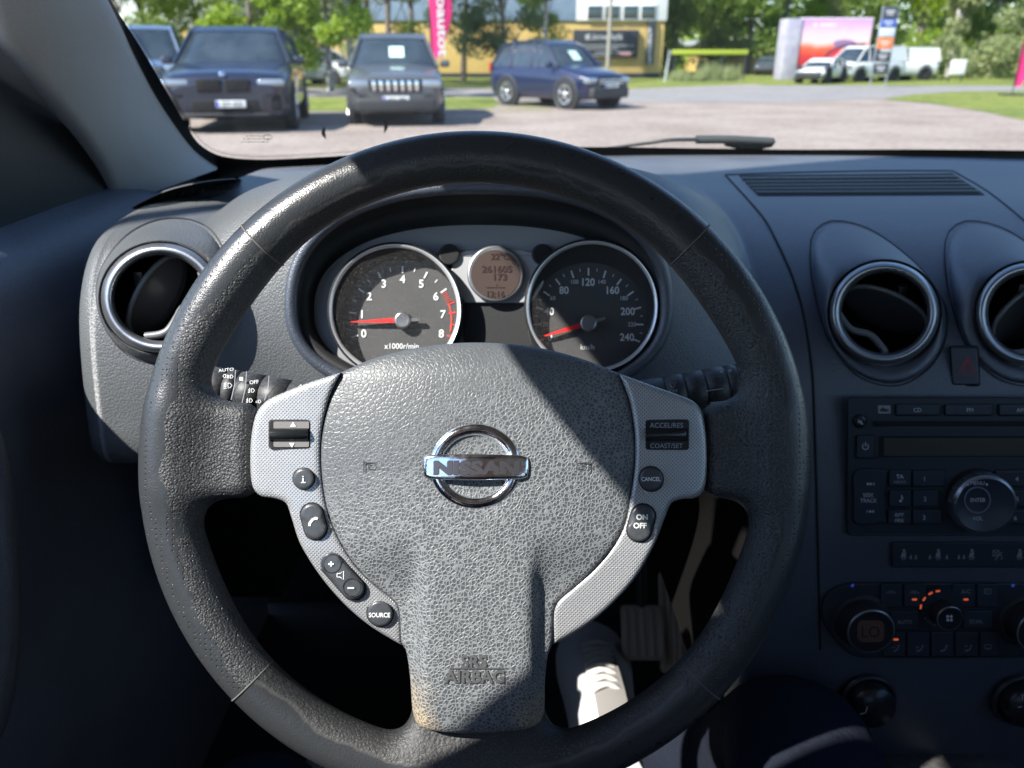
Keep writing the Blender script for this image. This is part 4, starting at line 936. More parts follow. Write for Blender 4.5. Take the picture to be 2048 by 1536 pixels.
# seat heating switches low on the console
for cx, lab in ((1738, 'dark seat heating knob beside the driver knee'), (2042, 'dark seat heating knob at the lower right edge of the photo')):
    c = SP(np.array(float(cx)), np.array(1402.), 0); o_ = thing('heater_knob', lab, 'knob', c); r_ = 44 * kp; mb = MB()
    mb.lathe([(r_ * 1.22, -.002), (r_ * 1.18, .002), (r_ * 1.05, .001), (r_ * 1.0, -.004)], c, SN, 0, 40); mb.lathe([(r_, -.004), (r_ * .98, .010), (r_ * .9, .013), (.00001, .0135)], c, SN, 1, 40)
    kpn = Plane(c + np.array(SN) * .0138, SN)
    if cx < 2000: mb.line(kpn, [(1720, 1428), (1731, 1426), (1735, 1414), (1732, 1414)], 1.8, 0, 2)
    else: mb.text(kpn, '1', 2045, 1394, 12, 0, 2); mb.line(kpn, [(2036, 1415), (2044, 1413)], 1.6, 0, 2)
    mb.build('dial', [M_panelblk, M_gloss, M_print], o_)

# ================================================================== control stalks
def stalk(a_, b_, ra, rb, marks, lab, cuts):
    o_ = thing('control_stalk', lab, 'control stalk', a_); A, B = np.array(a_), np.array(b_); ax = B - A; L = np.linalg.norm(ax); ax /= L; mb = MB()
    pr = [(.0001, L), (rb * .75, L - .0008), (rb * .97, L - .004)]; 
    for c in cuts[::-1]: r_ = ra + (rb - ra) * c; pr += [(r_, L * c + .0009), (r_ * .93, L * c + .0005), (r_ * .93, L * c - .0005), (r_, L * c - .0009)]
    pr += [(ra, 0)]; mb.lathe(pr, A, ax, 0, 36); mb.build('lever', M_stalk, o_); mb = MB(); marks(mb); mb.build('symbols', [M_white, M_dimwhite], o_); return o_
M_stalk = mat('stalk_plastic', (.020, .021, .023), .5, c2=(.05, .05, .05), cscale=500, bumps=(('noise', 500, .00012),))
S1 = depth_plane(.545); p0 = S1(np.array(650.), np.array(812.)); p1 = S1(np.array(412.), np.array(772.)); rS = .0150
MS = depth_plane(.545 - rS - .0006)
def lampL(mb, x, y, s_=1.0, lines=3, flip=1, mi=0, solid=False):
    P = [(x, y - 4.5 * s_), (x + 4 * s_ * flip, y - 4 * s_), (x + 7 * s_ * flip, y), (x + 4 * s_ * flip, y + 4 * s_), (x, y + 4.5 * s_), (x, y - 4.5 * s_)]; mb.line(MS, P, 1.1, 0, mi)
    for k in range(lines): yy = y + (k - (lines - 1) / 2) * 3.2 * s_; mb.line(MS, [(x - 2.5 * s_ * flip, yy), (x - 8 * s_ * flip, yy + 1.0)], .9, 0, mi)
def mk1(mb):
    mb.text(MS, 'AUTO', 452, 739.5, 6, 0, 0, ang=-6, wscale=1.3); lampL(mb, 451, 752, .75, 3, -1); lampL(mb, 461, 753, .75, 3, 1); lampL(mb, 456, 771, 1.1, 4)
    mb.flat(MS, rrect(479, 754, 486, 761, .5), 0, 0); mb.text(MS, 'OFF', 508, 764, 7.5, 0, 0, ang=-6)
    for y_, x_ in ((781, 503), (801, 499)): lampL(mb, x_, y_, .85); mb.line(MS, [(x_ - 4, y_ - 5), (x_ - 5, y_ + 5)], 1.0, 0, 0)
    lampL(mb, 517, 803, .7, 2, 1)
    P = np.array([(592, 777), (603, 768), (601, 776)]); mb.flat(MS, P, 0, 0)
    for x_, y0, y1 in ((471, 740, 800), (493, 742, 806), (538, 751, 800)): mb.line(MS, [(x_, y0), (x_ - 2, (y0 + y1) / 2), (x_ - 9, y1)], 1.2, -.0004, 1)
stalk(p0, p1, rS * .92, rS, mk1, 'light switch stalk left of the steering column', (.30, .52, .72, .82))
p0 = S1(np.array(1262.), np.array(800.)); p1 = S1(np.array(1496.), np.array(767.))
def mk2(mb):
    mb.line(MS, [(1338, 767), (1343, 765), (1351, 766), (1347, 775), (1343, 776), (1338, 767)], 1.3, 0, 1); mb.line(MS, [(1345, 776), (1341, 768)], 1.1, 0, 1); mb.text(MS, 'OFF', 1347, 782, 6.5, 0, 1)
    for x_, y_ in ((1443, 743), (1460, 741)): mb.flat(MS, rrect(x_ - 3, y_ - 2.5, x_ + 3, y_ + 2.5, .5), 0, 1)
    mb.line(MS, [(1480, 753), (1486, 752)], 2, 0, 1); mb.line(MS, [(1481, 771), (1492, 768)], 2.6, 0, 1); mb.line(MS, np.vstack([circ(1479, 738, 2.5, n=10), circ(1479, 738, 2.5, n=10)[:1]]), 1, 0, 1)
    mb.line(MS, [(1420, 806), (1452, 803)], 3, 0, 1); mb.line(MS, [(1412, 782), (1448, 777)], 1.8, -.0002, 1)
stalk(p0, p1, rS * .85, rS * 1.02, mk2, 'wiper switch stalk right of the steering column, in the shade', (.28, .45, .62, .80, .90))
# steering column shroud
mb = MB(); c0 = CAM + FWD * .50 + RGT * -.02 + UPV * -.048
mb.box(c0 + FWD * .03, (.055, .045, .07), 0, rot=np.stack([RGT, UPV, FWD], 1), bev=.025)
o = mb.build('steering_column', M_black); tag(o, 'black steering column shroud behind the wheel hub', 'steering column')

# ================================================================== body shell round the driver
M_trim = mat('pillar_fabric', (.36, .365, .36), .85, c2=(.41, .41, .40), cscale=500, bumps=(('noise', 1400, .0002),), sheen=.3)
M_head = mat('headliner', (.40, .40, .38), .9)
Rpx = [(208, 0), (260, 104), (312, 198), (365, 276), (396, 312), (434, 339)]; Lpx = [(0, 57), (52, 120), (120, 208), (172, 276), (208, 338), (229, 412)]
Re = [aty(u, v, .785 + .30 * v / 338) for u, v in Rpx]; Le = [aty(u, v, .69 + .26 * (v - 57) / 355) for u, v in Lpx]
Re = [np.array([-.335, .60, 1.462]), np.array([-.352, .69, 1.405])] + Re; Le = [np.array([-.325, .55, 1.468]), np.array([-.385, .63, 1.39])] + Le
Re = resample(smooth_poly(Re, .02, False), 40); Le = resample(smooth_poly(Le, .02, False), 40)
mb = MB(); rows = []
for k in np.linspace(0, 1, 12):
    q = Le * (1 - k) + Re * k; nn = CAM + np.array([.05, 0, 0]) - q; nn /= np.linalg.norm(nn, axis=1)[:, None]; rows.append(q + nn * .018 * math.sin(math.pi * k) ** .8)
back = [Le + np.array([-.03, .03, 0])] 
mb.grid(np.array(back + rows + [Re + np.array([-.01, .03, .0])]), 0)
o = mb.build('pillar_trim', M_trim); tag(o, 'light grey trim of the windscreen pillar at the left', 'pillar trim')
# windscreen
def wsp(s_, k):
    hw = .800 - .085 * k; x_ = .37 + s_ * hw; yb_ = ybase(x_) + .012; yt_ = .665 - .07 * s_ * s_
    return np.array([x_, yb_ * (1 - k) + yt_ * k, 1.158 + .317 * k + .018 * math.sin(math.pi * k)])
S_ = np.linspace(-1, 1, 49); Kk = np.linspace(-.02, 1, 25)
Gw = np.array([[wsp(s_, k) for k in Kk] for s_ in S_])
ws = thing('windscreen', 'curved windscreen glass between the pillars', 'windscreen', (.37, 1.2, 1.16))
M_ws = glassmat('windscreen_glass', (.92, .95, .95), .02, .0)
def add_dust(m, lo, hi, scale, th0, th1):
    t = m.node_tree; o = t.nodes['Material Output']; prev = o.inputs[0].links[0].from_socket; df = t.nodes.new('ShaderNodeBsdfDiffuse'); df.inputs[0].default_value = (.75, .73, .70, 1); mx = t.nodes.new('ShaderNodeMixShader')
    tc = t.nodes.new('ShaderNodeTexCoord'); n = t.nodes.new('ShaderNodeTexNoise'); n.inputs['Scale'].default_value = scale; n.inputs['Detail'].default_value = 5; t.links.new(tc.outputs['Object'], n.inputs['Vector'])
    r = t.nodes.new('ShaderNodeMapRange'); r.inputs[1].default_value = th0; r.inputs[2].default_value = th1; r.inputs[3].default_value = lo; r.inputs[4].default_value = hi; t.links.new(n.outputs[0], r.inputs[0])
    t.links.new(r.outputs[0], mx.inputs[0]); t.links.new(prev, mx.inputs[1]); t.links.new(df.outputs[0], mx.inputs[2]); t.links.new(mx.outputs[0], o.inputs[0])
add_dust(M_ws, .030, .085, 60, .5, .8)
mb = MB(); mb.grid(Gw, 0); mb.build('glass', M_ws, ws)
Gx = np.array([[wsp(s_, k) for k in np.linspace(-.22, 1, 29)] for s_ in np.linspace(-1.12, 1.12, 49)])
wb = BVHTree.FromPolygons([tuple(p) for p in Gx.reshape(-1, 3)], [[i * 29 + j, i * 29 + j + 1, (i + 1) * 29 + j + 1, (i + 1) * 29 + j] for i in range(48) for j in range(28)])
WD_ = Drape(wb)
M_frit = mat('frit_black', (.006, .006, .007), .35)
fin = smooth_poly([(150, -130), (224, 5), (281, 94), (333, 182), (375, 255), (401, 290), (443, 312), (521, 319), (640, 314), (800, 304), (1000, 297), (1200, 294), (1560, 299), (1700, 299), (1870, 299), (2048, 301), (2300, 306)], 12, False)
fout = smooth_poly([(70, -130), (160, 5), (215, 110), (262, 210), (315, 296), (352, 340), (410, 368), (521, 352), (640, 350), (800, 340), (1000, 330), (1200, 325), (1560, 325), (1700, 325), (1880, 330), (2048, 330), (2300, 335)], 12, False)
n_ = 170; fi = resample(fin, n_); fo = resample(fout, n_); mb = MB(); mb.grid(np.array([WD_(fi[:, 0], fi[:, 1], .0015), WD_(fo[:, 0], fo[:, 1], .0015)]), 0)
T = np.diff(fi, axis=0); dl = np.linalg.norm(T, axis=1); acc = np.concatenate([[0], np.cumsum(dl)]); tot = np.interp(900, [0, 1], [0, 1])
for s_ in np.arange(150, 900, 5.2):                                     # printed dot edge
    for row in (1, 2):
        x_ = np.interp(s_ + row * 2.6, acc, fi[:, 0]); y_ = np.interp(s_ + row * 2.6, acc, fi[:, 1]); k = min(np.searchsorted(acc, s_), n_ - 2); t_ = T[k] / dl[k]; nn = np.array([t_[1], -t_[0]])
        P = circ(x_ + nn[0] * (2.2 + row * 3.2), y_ + nn[1] * (2.2 + row * 3.2), 1.9 - .5 * row, n=6); mb.add(WD_(P[:, 0], P[:, 1], .0015), [list(range(6))[::-1]], 0, False)
mb.build('black_border', M_frit, ws)
mb = MB()                                                               # maker's stamp low on the glass and two sensor marks
for y_, x0, x1 in ((272, 492, 540), (278, 486, 535), (284, 482, 538)):
    x_ = x0
    while x_ < x1: w_ = random.Random(int(x_ * 7 + y_)).uniform(3, 9); mb.line(WD_, [(x_, y_), (x_ + w_, y_ - .5)], 1.5, .0012, 0); x_ += w_ + 2.5
P = circ(535, 274, 9, 5, n=20); mb.line(WD_, np.vstack([P, P[:1]]), 1.2, .0012, 0); mb.build('glass_stamp', mat('etched_grey', (.42, .40, .38), .8), ws)
for P in ([(650, 253), (644, 260), (643, 267), (646, 273), (652, 279)], [(768, 242), (774, 247), (776, 253), (774, 259), (768, 267)]):
    P = smooth_poly([P[0]] + P + [P[-1]], 3); mb = MB(); mb.add(WD_(P[:, 0], P[:, 1], .0013), [list(range(len(P)))[::-1]], 0, False); mb.add(WD_(P[:, 0], P[:, 1], .0013), [list(range(len(P)))], 0, False); mb.build('sensor_mark', M_frit, ws)
# wiper
wp = thing('windscreen_wiper', 'black windscreen wiper resting along the bottom of the glass', 'wiper', WD_(np.array(1400.), np.array(290.), -.02))
mb = MB(); P = [(1150, 300), (1200, 298), (1290, 287), (1340, 280), (1395, 279)]; P = smooth_poly(P, 10, False); mb.tube(WD_(P[:, 0], P[:, 1], -.012), np.linspace(.0018, .0032, len(P)), 0, 8); mb.build('blade', M_stalk, wp)
mb = MB(); P = smooth_poly([(1392, 279), (1450, 279), (1500, 281), (1550, 284)], 8, False); r_ = np.full(len(P), .0068); r_[-1] = .002; mb.tube(WD_(P[:, 0], P[:, 1], -.016), r_, 0, 10)
mb.tube(WD_(np.array([1450., 1480, 1520, 1545]), np.array([288., 292, 292, 290]), -.014), [.003, .006, .006, .003], 0, 8); mb.build('arm', mat('wiper_arm', (.06, .065, .06), .45), wp)
# cowl and bonnet outside, below the line of sight
mb = MB(); xs_ = np.linspace(-.42, 1.16, 30); mb.grid(np.array([[(x_, ybase(x_) + .01, 1.140), (x_, ybase(x_) + .10, 1.10), (x_, ybase(x_) + .35, 1.055), (x_, 2.0, .98), (x_, 2.25, .85), (x_, 2.32, .5)] for x_ in xs_]), 0)
o = mb.build('bonnet', mat('bonnet_paint', (.05, .05, .055), .3, coat=1.0)); tag(o, 'dark bonnet hidden below the windscreen', 'bonnet')
# roof, header, rails
mb = MB(); ys_ = np.linspace(.60, -1.9, 26); xs2 = np.linspace(-.302, 1.04, 24)
def roofz(x_, y_): return 1.486 + .03 * (1 - ((x_ - .37) / .67) ** 2) + .02 * math.sin(math.pi * min(max((.6 - y_) / 2.5, 0), 1))
R0 = np.array([[(x_, y_ + (.05 * (1 - ((x_ - .37) / .67) ** 2) if y_ > .55 else 0), roofz(x_, y_)) for y_ in ys_] for x_ in xs2]); mb.grid(R0, 0); mb.grid(R0 + np.array([0, 0, .035]), 1)
e0 = R0[:, 0]; mb.grid(np.array([e0, e0 + np.array([0, .03, .01]), e0 + np.array([0, 0, .035])]), 1)
e0 = R0[0]; mb.grid(np.array([e0, e0 + np.array([-.012, 0, .012]), e0 + np.array([0, 0, .035])]), 1); e0 = R0[-1]; mb.grid(np.array([e0, e0 + np.array([.03, 0, .01]), e0 + np.array([0, 0, .035])]), 1)
o = mb.build('roof', [M_head, M_black]); tag(o, 'car roof with pale lining above the driver', 'roof')
# left door
door = thing('driver_side_door', 'dark plastic driver door with a black mirror corner at the left', 'car door', (-.46, .3, .8))
sec = smooth_poly([(-.56, 1.08), (-.535, 1.125), (-.505, 1.140), (-.475, 1.142), (-.450, 1.130), (-.434, 1.10), (-.425, 1.02), (-.425, .90), (-.44, .70), (-.45, .34)], .012, False)
yy_ = np.linspace(-.75, 1.14, 60); Gdd = []
for y_ in yy_:
    rise = .012 * sstep(.2, 1.0, y_); inn = .03 * sstep(.9, 1.14, y_); Gdd.append([(x_ + inn * 0, y_, z_ + rise * (1 if z_ > 1 else 0)) for x_, z_ in sec])
mb = MB(); mb.grid(np.array(Gdd), 0, flip=True); mb.add([(-.58, -.75, 1.1), (-.58, 1.14, 1.1), (-.58, 1.14, .35), (-.58, -.75, .35)], [[0, 1, 2, 3]], 0, False); mb.build('panel', M_soft, door)
mb = MB(); poly = [(1.16, 1.12), (.655, 1.12), (.66, 1.24), (.69, 1.36), (.80, 1.37), (1.00, 1.27), (1.16, 1.18)]
for x_ in (-.478, -.50): mb.add([(x_, a_, b_) for a_, b_ in poly], [list(range(7))], 0, False)
mb.grid(np.array([[(-.478, a_, b_) for a_, b_ in poly], [(-.50, a_, b_) for a_, b_ in poly]]), 0, False, True, False); mb.build('mirror_corner', mat('corner_black', (.010, .012, .014), .5, bumps=(('cell', 900, .0001),)), door)
mb = MB(); hp = [(-30, 800), (-10, 830), (12, 900), (30, 1000), (42, 1120), (42, 1250), (34, 1360), (10, 1460), (-40, 1520), (-120, 1500), (-140, 1000), (-90, 800)]
domed(mb, depth_plane(.56), smooth_poly(hp, 14), lambda u, v: 0 * u + .012, 45, -.03, 0, 16); mb.build('pull_handle', mat('handle_trim', (.07, .075, .08), .5, bumps=(('cell', 700, .0003),)), door)
mb = MB(); mb.loft([[(x_ - .02, -.12, z_), (x_ + .02, -.12, z_), (x_ + .02, .098, z_), (x_ - .02, .108, z_)] for x_, z_ in ((-.46, 1.08), (-.42, 1.2), (-.37, 1.36), (-.315, 1.505))], 0); mb.build('widened_door_pillar', M_head, door)  # unseen pillar, widened forward so its edge shades the lower wheel
# right door, rear end, floor and bulkhead
o = MB(); 
def boxthing(nm, c, h, m, lab, cat, bev=.01):
    mb = MB(); mb.box(c, h, 0, bev=bev); q = mb.build(nm, m); tag(q, lab, cat); return q
boxthing('passenger_door', (1.20, .15, .75), (.03, .95, .38), M_soft, 'passenger door beyond the right edge', 'car door', .02)
boxthing('tailgate', (.37, -2.0, .8), (.78, .04, .45), M_soft, 'tailgate behind the seats', 'tailgate', .02)
o = boxthing('cabin_floor', (.30, .1, .33), (.92, 2.1, .02), mat('carpet', (.018, .018, .02), .95, bumps=(('noise', 500, .002),)), 'dark carpeted car floor', 'car floor')
boxthing('bulkhead', (.37, 1.20, .72), (.85, .03, .40), M_deep, 'black bulkhead behind the pedals', 'bulkhead')
cs = thing('centre_console', 'dark centre console beside the driver', 'centre console', (.37, .3, .5))
mb = MB(); mb.box((.385, .42, .50), (.125, .16, .16), 0, bev=.03); mb.box((.385, .0, .52), (.12, .35, .14), 0, bev=.03); mb.build('tunnel', mat('console_plastic', (.05, .05, .052), .5, c2=(.09, .088, .085), cscale=120, bumps=(('noise', 500, .0005),)), cs)
mb = MB(); mb.tube([(.37, .30, .66), (.365, .28, .74)], .012, 0, 12); mb.lathe([(.0001, .05), (.02, .045), (.026, .025), (.02, .0), (.012, -.01)], (.365, .28, .74), (0, -.2, 1), 0, 24); mb.build('gear_knob', M_gloss, cs)
for x_, nm in ((-.02, 'driver seat behind the camera'), (.76, 'empty front passenger seat')):
    st_ = thing('bucket_seat', ('black ' + nm), 'car seat', (x_, -.2, .35)); mb = MB(); mb.box((x_, -.08, .56), (.25, .26, .08), 0, bev=.06); mb.build('seat', M_fab if False else M_soft, st_)
    mb = MB(); mb.box((x_, -.50, .92), (.24, .07, .36), 0, rot=np.array(Matrix.Rotation(R(14), 3, 'X')), bev=.05); mb.build('backrest', M_soft, st_)
# ================================================================== the driver: legs and shoe in view, the rest behind the camera
def skinned(name, pts, edges, rad, m, parent=None, sub=2, root=0):
    me = bpy.data.meshes.new(name); me.from_pydata([tuple(p) for p in pts], edges, []); o = bpy.data.objects.new(name, me); col.objects.link(o)
    md = o.modifiers.new('skin', 'SKIN'); md.use_smooth_shade = True
    if not me.skin_vertices: 
        bpy.context.view_layer.objects.active = o
    sv = me.skin_vertices[0].data
    for i, r_ in enumerate(rad): sv[i].radius = (r_, r_) if np.isscalar(r_) else r_; sv[i].use_root = (i == root)
    s_ = o.modifiers.new('sub', 'SUBSURF'); s_.levels = sub; s_.render_levels = sub
    dg = bpy.context.evaluated_depsgraph_get(); dg.update(); me2 = bpy.data.meshes.new_from_object(o.evaluated_get(dg)); o.modifiers.clear(); o.data = me2; me2.materials.clear(); me2.materials.append(m)
    for p in me2.polygons: p.use_smooth = True
    if parent is not None: o.parent = parent; o.matrix_parent_inverse = WM[parent.name].inverted(); 
    return o
M_skin = mat('skin', (.55, .33, .24), .55); M_trous = mat('trouser_cloth', (.010, .013, .022), .9, c2=(.015, .018, .028), cscale=900, bumps=(('noise', 1100, .0005), ('noise', 40, .004)), spec=.08)
M_shirt = mat('jumper_cloth', (.05, .055, .07), .95, bumps=(('noise', 500, .0006),)); M_hair = mat('hair', (.05, .03, .02), .6)
per = thing('person', 'seated driver in dark navy trousers and a white lace-up shoe, knees behind the wheel', 'person', (0, -.1, .6))
# body: head, neck, forearms and hands in one surface
B = [(0, -.30, 1.10), (0, -.30, 1.22), (0, -.285, 1.32), (0, -.275, 1.40), (0, -.29, 1.46)]; E = [(0, 1), (1, 2), (2, 3), (3, 4)]; Rr_ = [.09, .055, .075, .09, .07]
for s_ in (-1, 1):
    k = len(B); B += [(s_ * .17, -.31, 1.14), (s_ * .23, -.14, 1.00), (s_ * .09, -.035, 1.20), (s_ * .062, -.03, 1.255)]; E += [(1, k), (k, k + 1), (k + 1, k + 2), (k + 2, k + 3)]; Rr_ += [.06, .042, .027, .026]
    for f in range(4):
        q = len(B); B += [(s_ * .070, -.028, 1.275 + f * .018), (s_ * .076, -.004, 1.280 + f * .018), (s_ * .066, .004, 1.283 + f * .018)]; E += [(k + 3, q), (q, q + 1), (q + 1, q + 2)]; Rr_ += [.0095, .0085, .0075]
    q = len(B); B += [(s_ * .045, -.045, 1.270), (s_ * .03, -.05, 1.285)]; E += [(k + 3, q), (q, q + 1)]; Rr_ += [.011, .009]
skinned('body', B, E, Rr_, M_skin, per, 2, 0)
T = [(0, -.28, .70), (0, -.29, .90), (0, -.30, 1.10)]; E = [(0, 1), (1, 2)]; Rr_ = [(.17, .12), (.17, .11), (.17, .10)]
for s_ in (-1, 1): k = len(T); T += [(s_ * .18, -.31, 1.13), (s_ * .235, -.14, .99), (s_ * .12, -.05, 1.16)]; E += [(2, k), (k, k + 1), (k + 1, k + 2)]; Rr_ += [.062, .050, .036]
skinned('jumper', T, E, Rr_, M_shirt, per, 2, 0)
Lg = [(0, -.24, .66)]; E = []; Rr_ = [(.17, .12)]
for s_, hip, kn, mid, an in ((1, (.12, -.10, .68), (.262, .52, .735), (.242, .60, .60), (.168, .668, .53)), (-1, (-.12, -.10, .68), (-.222, .47, .70), (-.24, .52, .56), (-.25, .55, .46))):
    k = len(Lg); Lg += [hip, tuple(np.array(hip) * .5 + np.array(kn) * .5 + np.array([0, 0, .01])), kn, mid, an]; E += [(0, k), (k, k + 1), (k + 1, k + 2), (k + 2, k + 3), (k + 3, k + 4)]; Rr_ += [.10, .088, .070, .056, .045]
skinned('trousers', Lg, E, Rr_, M_trous, per, 3, 0)
def hairmesh():
    mb = MB(); rng = np.random.default_rng(3); G_ = []
    for i in range(14):
        t = i / 13 * 2.1; row = []
        for j in range(24): p = j / 24 * 2 * math.pi; row.append((.102 * math.sin(t) * math.cos(p) * .9, -.285 + .118 * math.sin(t) * math.sin(p) - (.012), 1.405 + .118 * math.cos(t) if not (math.sin(p) > .2 and t > 1.1) else 1.405 + .118 * math.cos(1.1)))
        G_.append(row)
    mb.grid(np.array(G_), 0, False, True); mb.build('hair', M_hair, per)
hairmesh()
# shoe: lofted along the foot
M_shoe = mat('white_leather', (.70, .71, .73), .45, bumps=(('noise', 300, .0002),)); M_lace = mat('white_lace', (.55, .54, .50), .9, bumps=(('noise', 1500, .0004),)); M_sole = mat('shoe_sole', (.42, .42, .41), .7)
def shoe(ank, toe, tilt):
    ank = np.array(ank); toe = np.array(toe); f = toe - ank; L = np.linalg.norm(f); f /= L; sd_ = np.cross(f, [0, 0, 1]); sd_ /= np.linalg.norm(sd_); up = np.cross(sd_, f)
    sd_ = sd_ * math.cos(tilt) + up * math.sin(tilt); up = np.cross(sd_, f)
    SW = 1.12
    st = [(-.06, .034, .045, .075), (-.03, .040, .0, .088), (.02, .042, 0, .088), (.07, .043, 0, .078), (.12, .046, 0, .064), (.17, .051, 0, .050), (.21, .050, 0, .042), (.245, .042, .0, .036), (.268, .026, .0, .026), (.275, .010, .004, .014)]
    st = [(a_, w_ * SW, b_, h_) for a_, w_, b_, h_ in st]; n = 28; loops = []
    for s_, w_, b_, h_ in st:
        loop = []
        for j in range(n):
            a_ = 2 * math.pi * j / n; c, q = math.cos(a_), math.sin(a_); xx = w_ * np.sign(c) * abs(c) ** .8; zz = (h_ * max(q, 0) ** .9 if q > 0 else -.012 * abs(q) ** .35)
            if q > .3: xx *= 1 - .25 * (q - .3)
            loop.append(ank + f * s_ + sd_ * xx + up * (zz - .05))
        loops.append(loop)
    mb = MB(); L_ = np.array(loops); t0 = np.array([q[0] for q in st]); tt = np.linspace(t0[0], t0[-1], 40); L2 = np.stack([[np.interp(tt, t0, L_[:, j, k]) for k in range(3)] for j in range(n)], 0).transpose(2, 0, 1); mb.loft(L2, 0, cap0=True, cap1=True)
    so = mb.build('shoe', M_shoe, per)
    def topat(s_, x_): h_ = np.interp(s_, t0, [q[3] for q in st]); w_ = np.interp(s_, t0, [q[1] for q in st]); r_ = min(abs(x_) / w_, .95); return ank + f * s_ + sd_ * x_ + up * (h_ * (1 - r_ ** 2) ** .42 - .05 + .002)
    for k in range(8):
        s_ = .02 + k * .020; a_ = 1 if k % 2 else -1; mb = MB()
        for a_ in (1, -1): P = [topat(s_ + .018 * q * .5 + .0, a_ * (-.024 + .048 * q) + .008) + up * (.0045 * math.sin(math.pi * q)) for q in np.linspace(0, 1, 9)]; mb.tube(P, .0036, 0, 6)
        mb.build('lace', M_lace, so)
    mb = MB(); P = np.array([topat(s_, .008) + up * .001 for s_ in np.linspace(-.03, .17, 14)]); wv = sd_ * .020; mb.grid(np.array([P - wv - up * .003, P + up * .001, P + wv - up * .003]), 0); mb.build('tongue', mat('tongue_cloth', (.22, .21, .20), .9), so)
    mb = MB(); bo = L2[:, :, :]; mb.loft([[ank + f * s_ + sd_ * (w_ - .001) * math.cos(2 * math.pi * j / n) + up * (-.052 - .018 * (0.5 - 0.5 * math.sin(2 * math.pi * j / n))) for j in range(n)] for s_, w_, _, _ in st], 0, cap0=True, cap1=True); mb.build('sole', M_sole, so)
shoe((.122, .735, .508), (.118, 1.0, .478), .10); shoe((-.25, .56, .43), (-.27, .82, .39), 0)
# phone in both hands
mb = MB(); mb.box((0, -.022, 1.29), (.075, .004, .037), 0, bev=.003); o = mb.build('smartphone', M_gloss); tag(o, 'smartphone held up in both hands behind the wheel', 'phone')
# pedals
M_ped = mat('pedal_rubber', (.45, .38, .30), .6, bumps=(('noise', 200, .0005),)); M_arm = mat('pedal_steel', (.02, .02, .02), .5)
def pedal(name, c, hx, hz, lab, tilt=40):
    o_ = thing(name, lab, 'pedal', c); mb = MB(); rt = np.array(Matrix.Rotation(R(-tilt), 3, 'X')); mb.box(c, (hx, .008, hz), 0, rot=rt, bev=.006)
    for k in range(5): x_ = -hx + hx * 2 * (k + .5) / 5; mb.box(np.array(c) + rt @ np.array([x_, -.009, 0]), (hx * .11, .003, hz * .85), 0, rot=rt, bev=.002)
    mb.build('pad', M_ped, o_); mb = MB(); mb.tube([np.array(c) + rt @ np.array([0, .01, 0]), np.array(c) + np.array([0, .09, .16]), np.array(c) + np.array([0, .12, .34])], .009, 0, 8); mb.build('arm', M_arm, o_)
pedal('brake_pedal', tuple(atz(1285., 1265., .50)), .032, .040, 'ribbed pale pedal right of the white shoe')
pedal('accelerator_pedal', tuple(atz(1352., 1262., .50) + np.array([0, .02, 0])), .022, .075, 'narrow tall pedal at the far right of the footwell', 30)
# ================================================================== outside: ground
def gmat(name, c1, c2, s1, s2, rough=.95, bump=.004):
    m = mat(name, c1, rough); g = G(m); a = g.noise(s1, 5, .65); b = g.noise(s2, 3); f = g.math('ADD', g.math('MULTIPLY', a, .6), g.math('MULTIPLY', b, .4)); f = g.ramp(f, .36, .64)
    g.set('Base Color', g.mixc(f, c1, c2)); g.set('Normal', g.bump(a, bump)); return m
M_gravel = gmat('gravel', (.20, .155, .128), (.34, .285, .245), 9, .5, bump=.02); M_road = gmat('asphalt', (.19, .18, .175), (.25, .235, .225), 30, .6); M_lawn = gmat('lawn', (.075, .115, .012), (.22, .24, .035), 3.5, .35, bump=.05)
def sheet(name, P, z_, m, label, px_=True, kind='structure'):
    V = [tuple(GROUND(np.array(float(u)), np.array(float(v)), 0) * np.array([1, 1, 0]) + np.array([0, 0, z_])) for u, v in P] if px_ else [(a_, b_, z_) for a_, b_ in P]
    me = bpy.data.meshes.new(name); me.from_pydata(V, [], [list(range(len(V)))]); me.materials.append(m); o = bpy.data.objects.new(name, me); col.objects.link(o); me.update()
    if me.polygons[0].normal.z < 0: me.flip_normals()
    o['kind'] = kind; o['label'] = label; return o
sheet('ground', [(-700, -300), (700, -300), (700, 900), (-700, 900)], 0, M_gravel, 'pale gravel parking lot', False)
sheet('lawn', [(-2500, 150), (4500, 150), (4500, 178), (1580, 178), (1510, 168), (1240, 178), (980, 176), (-2500, 176)], .004, M_lawn, 'strip of mown grass in front of the yellow building')
sheet('lawn', [(-60, 214), (300, 197), (640, 195), (985, 195), (1000, 207), (985, 216), (700, 222), (350, 224), (-100, 235)], .004, M_lawn, 'strip of grass behind the parked cars')
sheet('lawn', [(-400, 123), (4500, 123), (4500, 156), (-400, 150)], .002, M_lawn, 'rough grass under the trees')
sheet('road', [(-2500, 178.5), (980, 178.5), (1240, 180), (1500, 171), (2048, 172), (5000, 172), (5000, 181), (2048, 181), (1900, 184), (1760, 197), (1560, 206), (1240, 206), (985, 194), (-2500, 192)], .006, M_road, 'grey asphalt road across the view')
sheet('lawn', [(1765, 199), (1830, 189), (1930, 183), (2048, 183), (2600, 186), (2600, 330), (2300, 280), (2048, 241), (1960, 222), (1860, 207)], .010, M_lawn, 'corner of grass at the right edge')

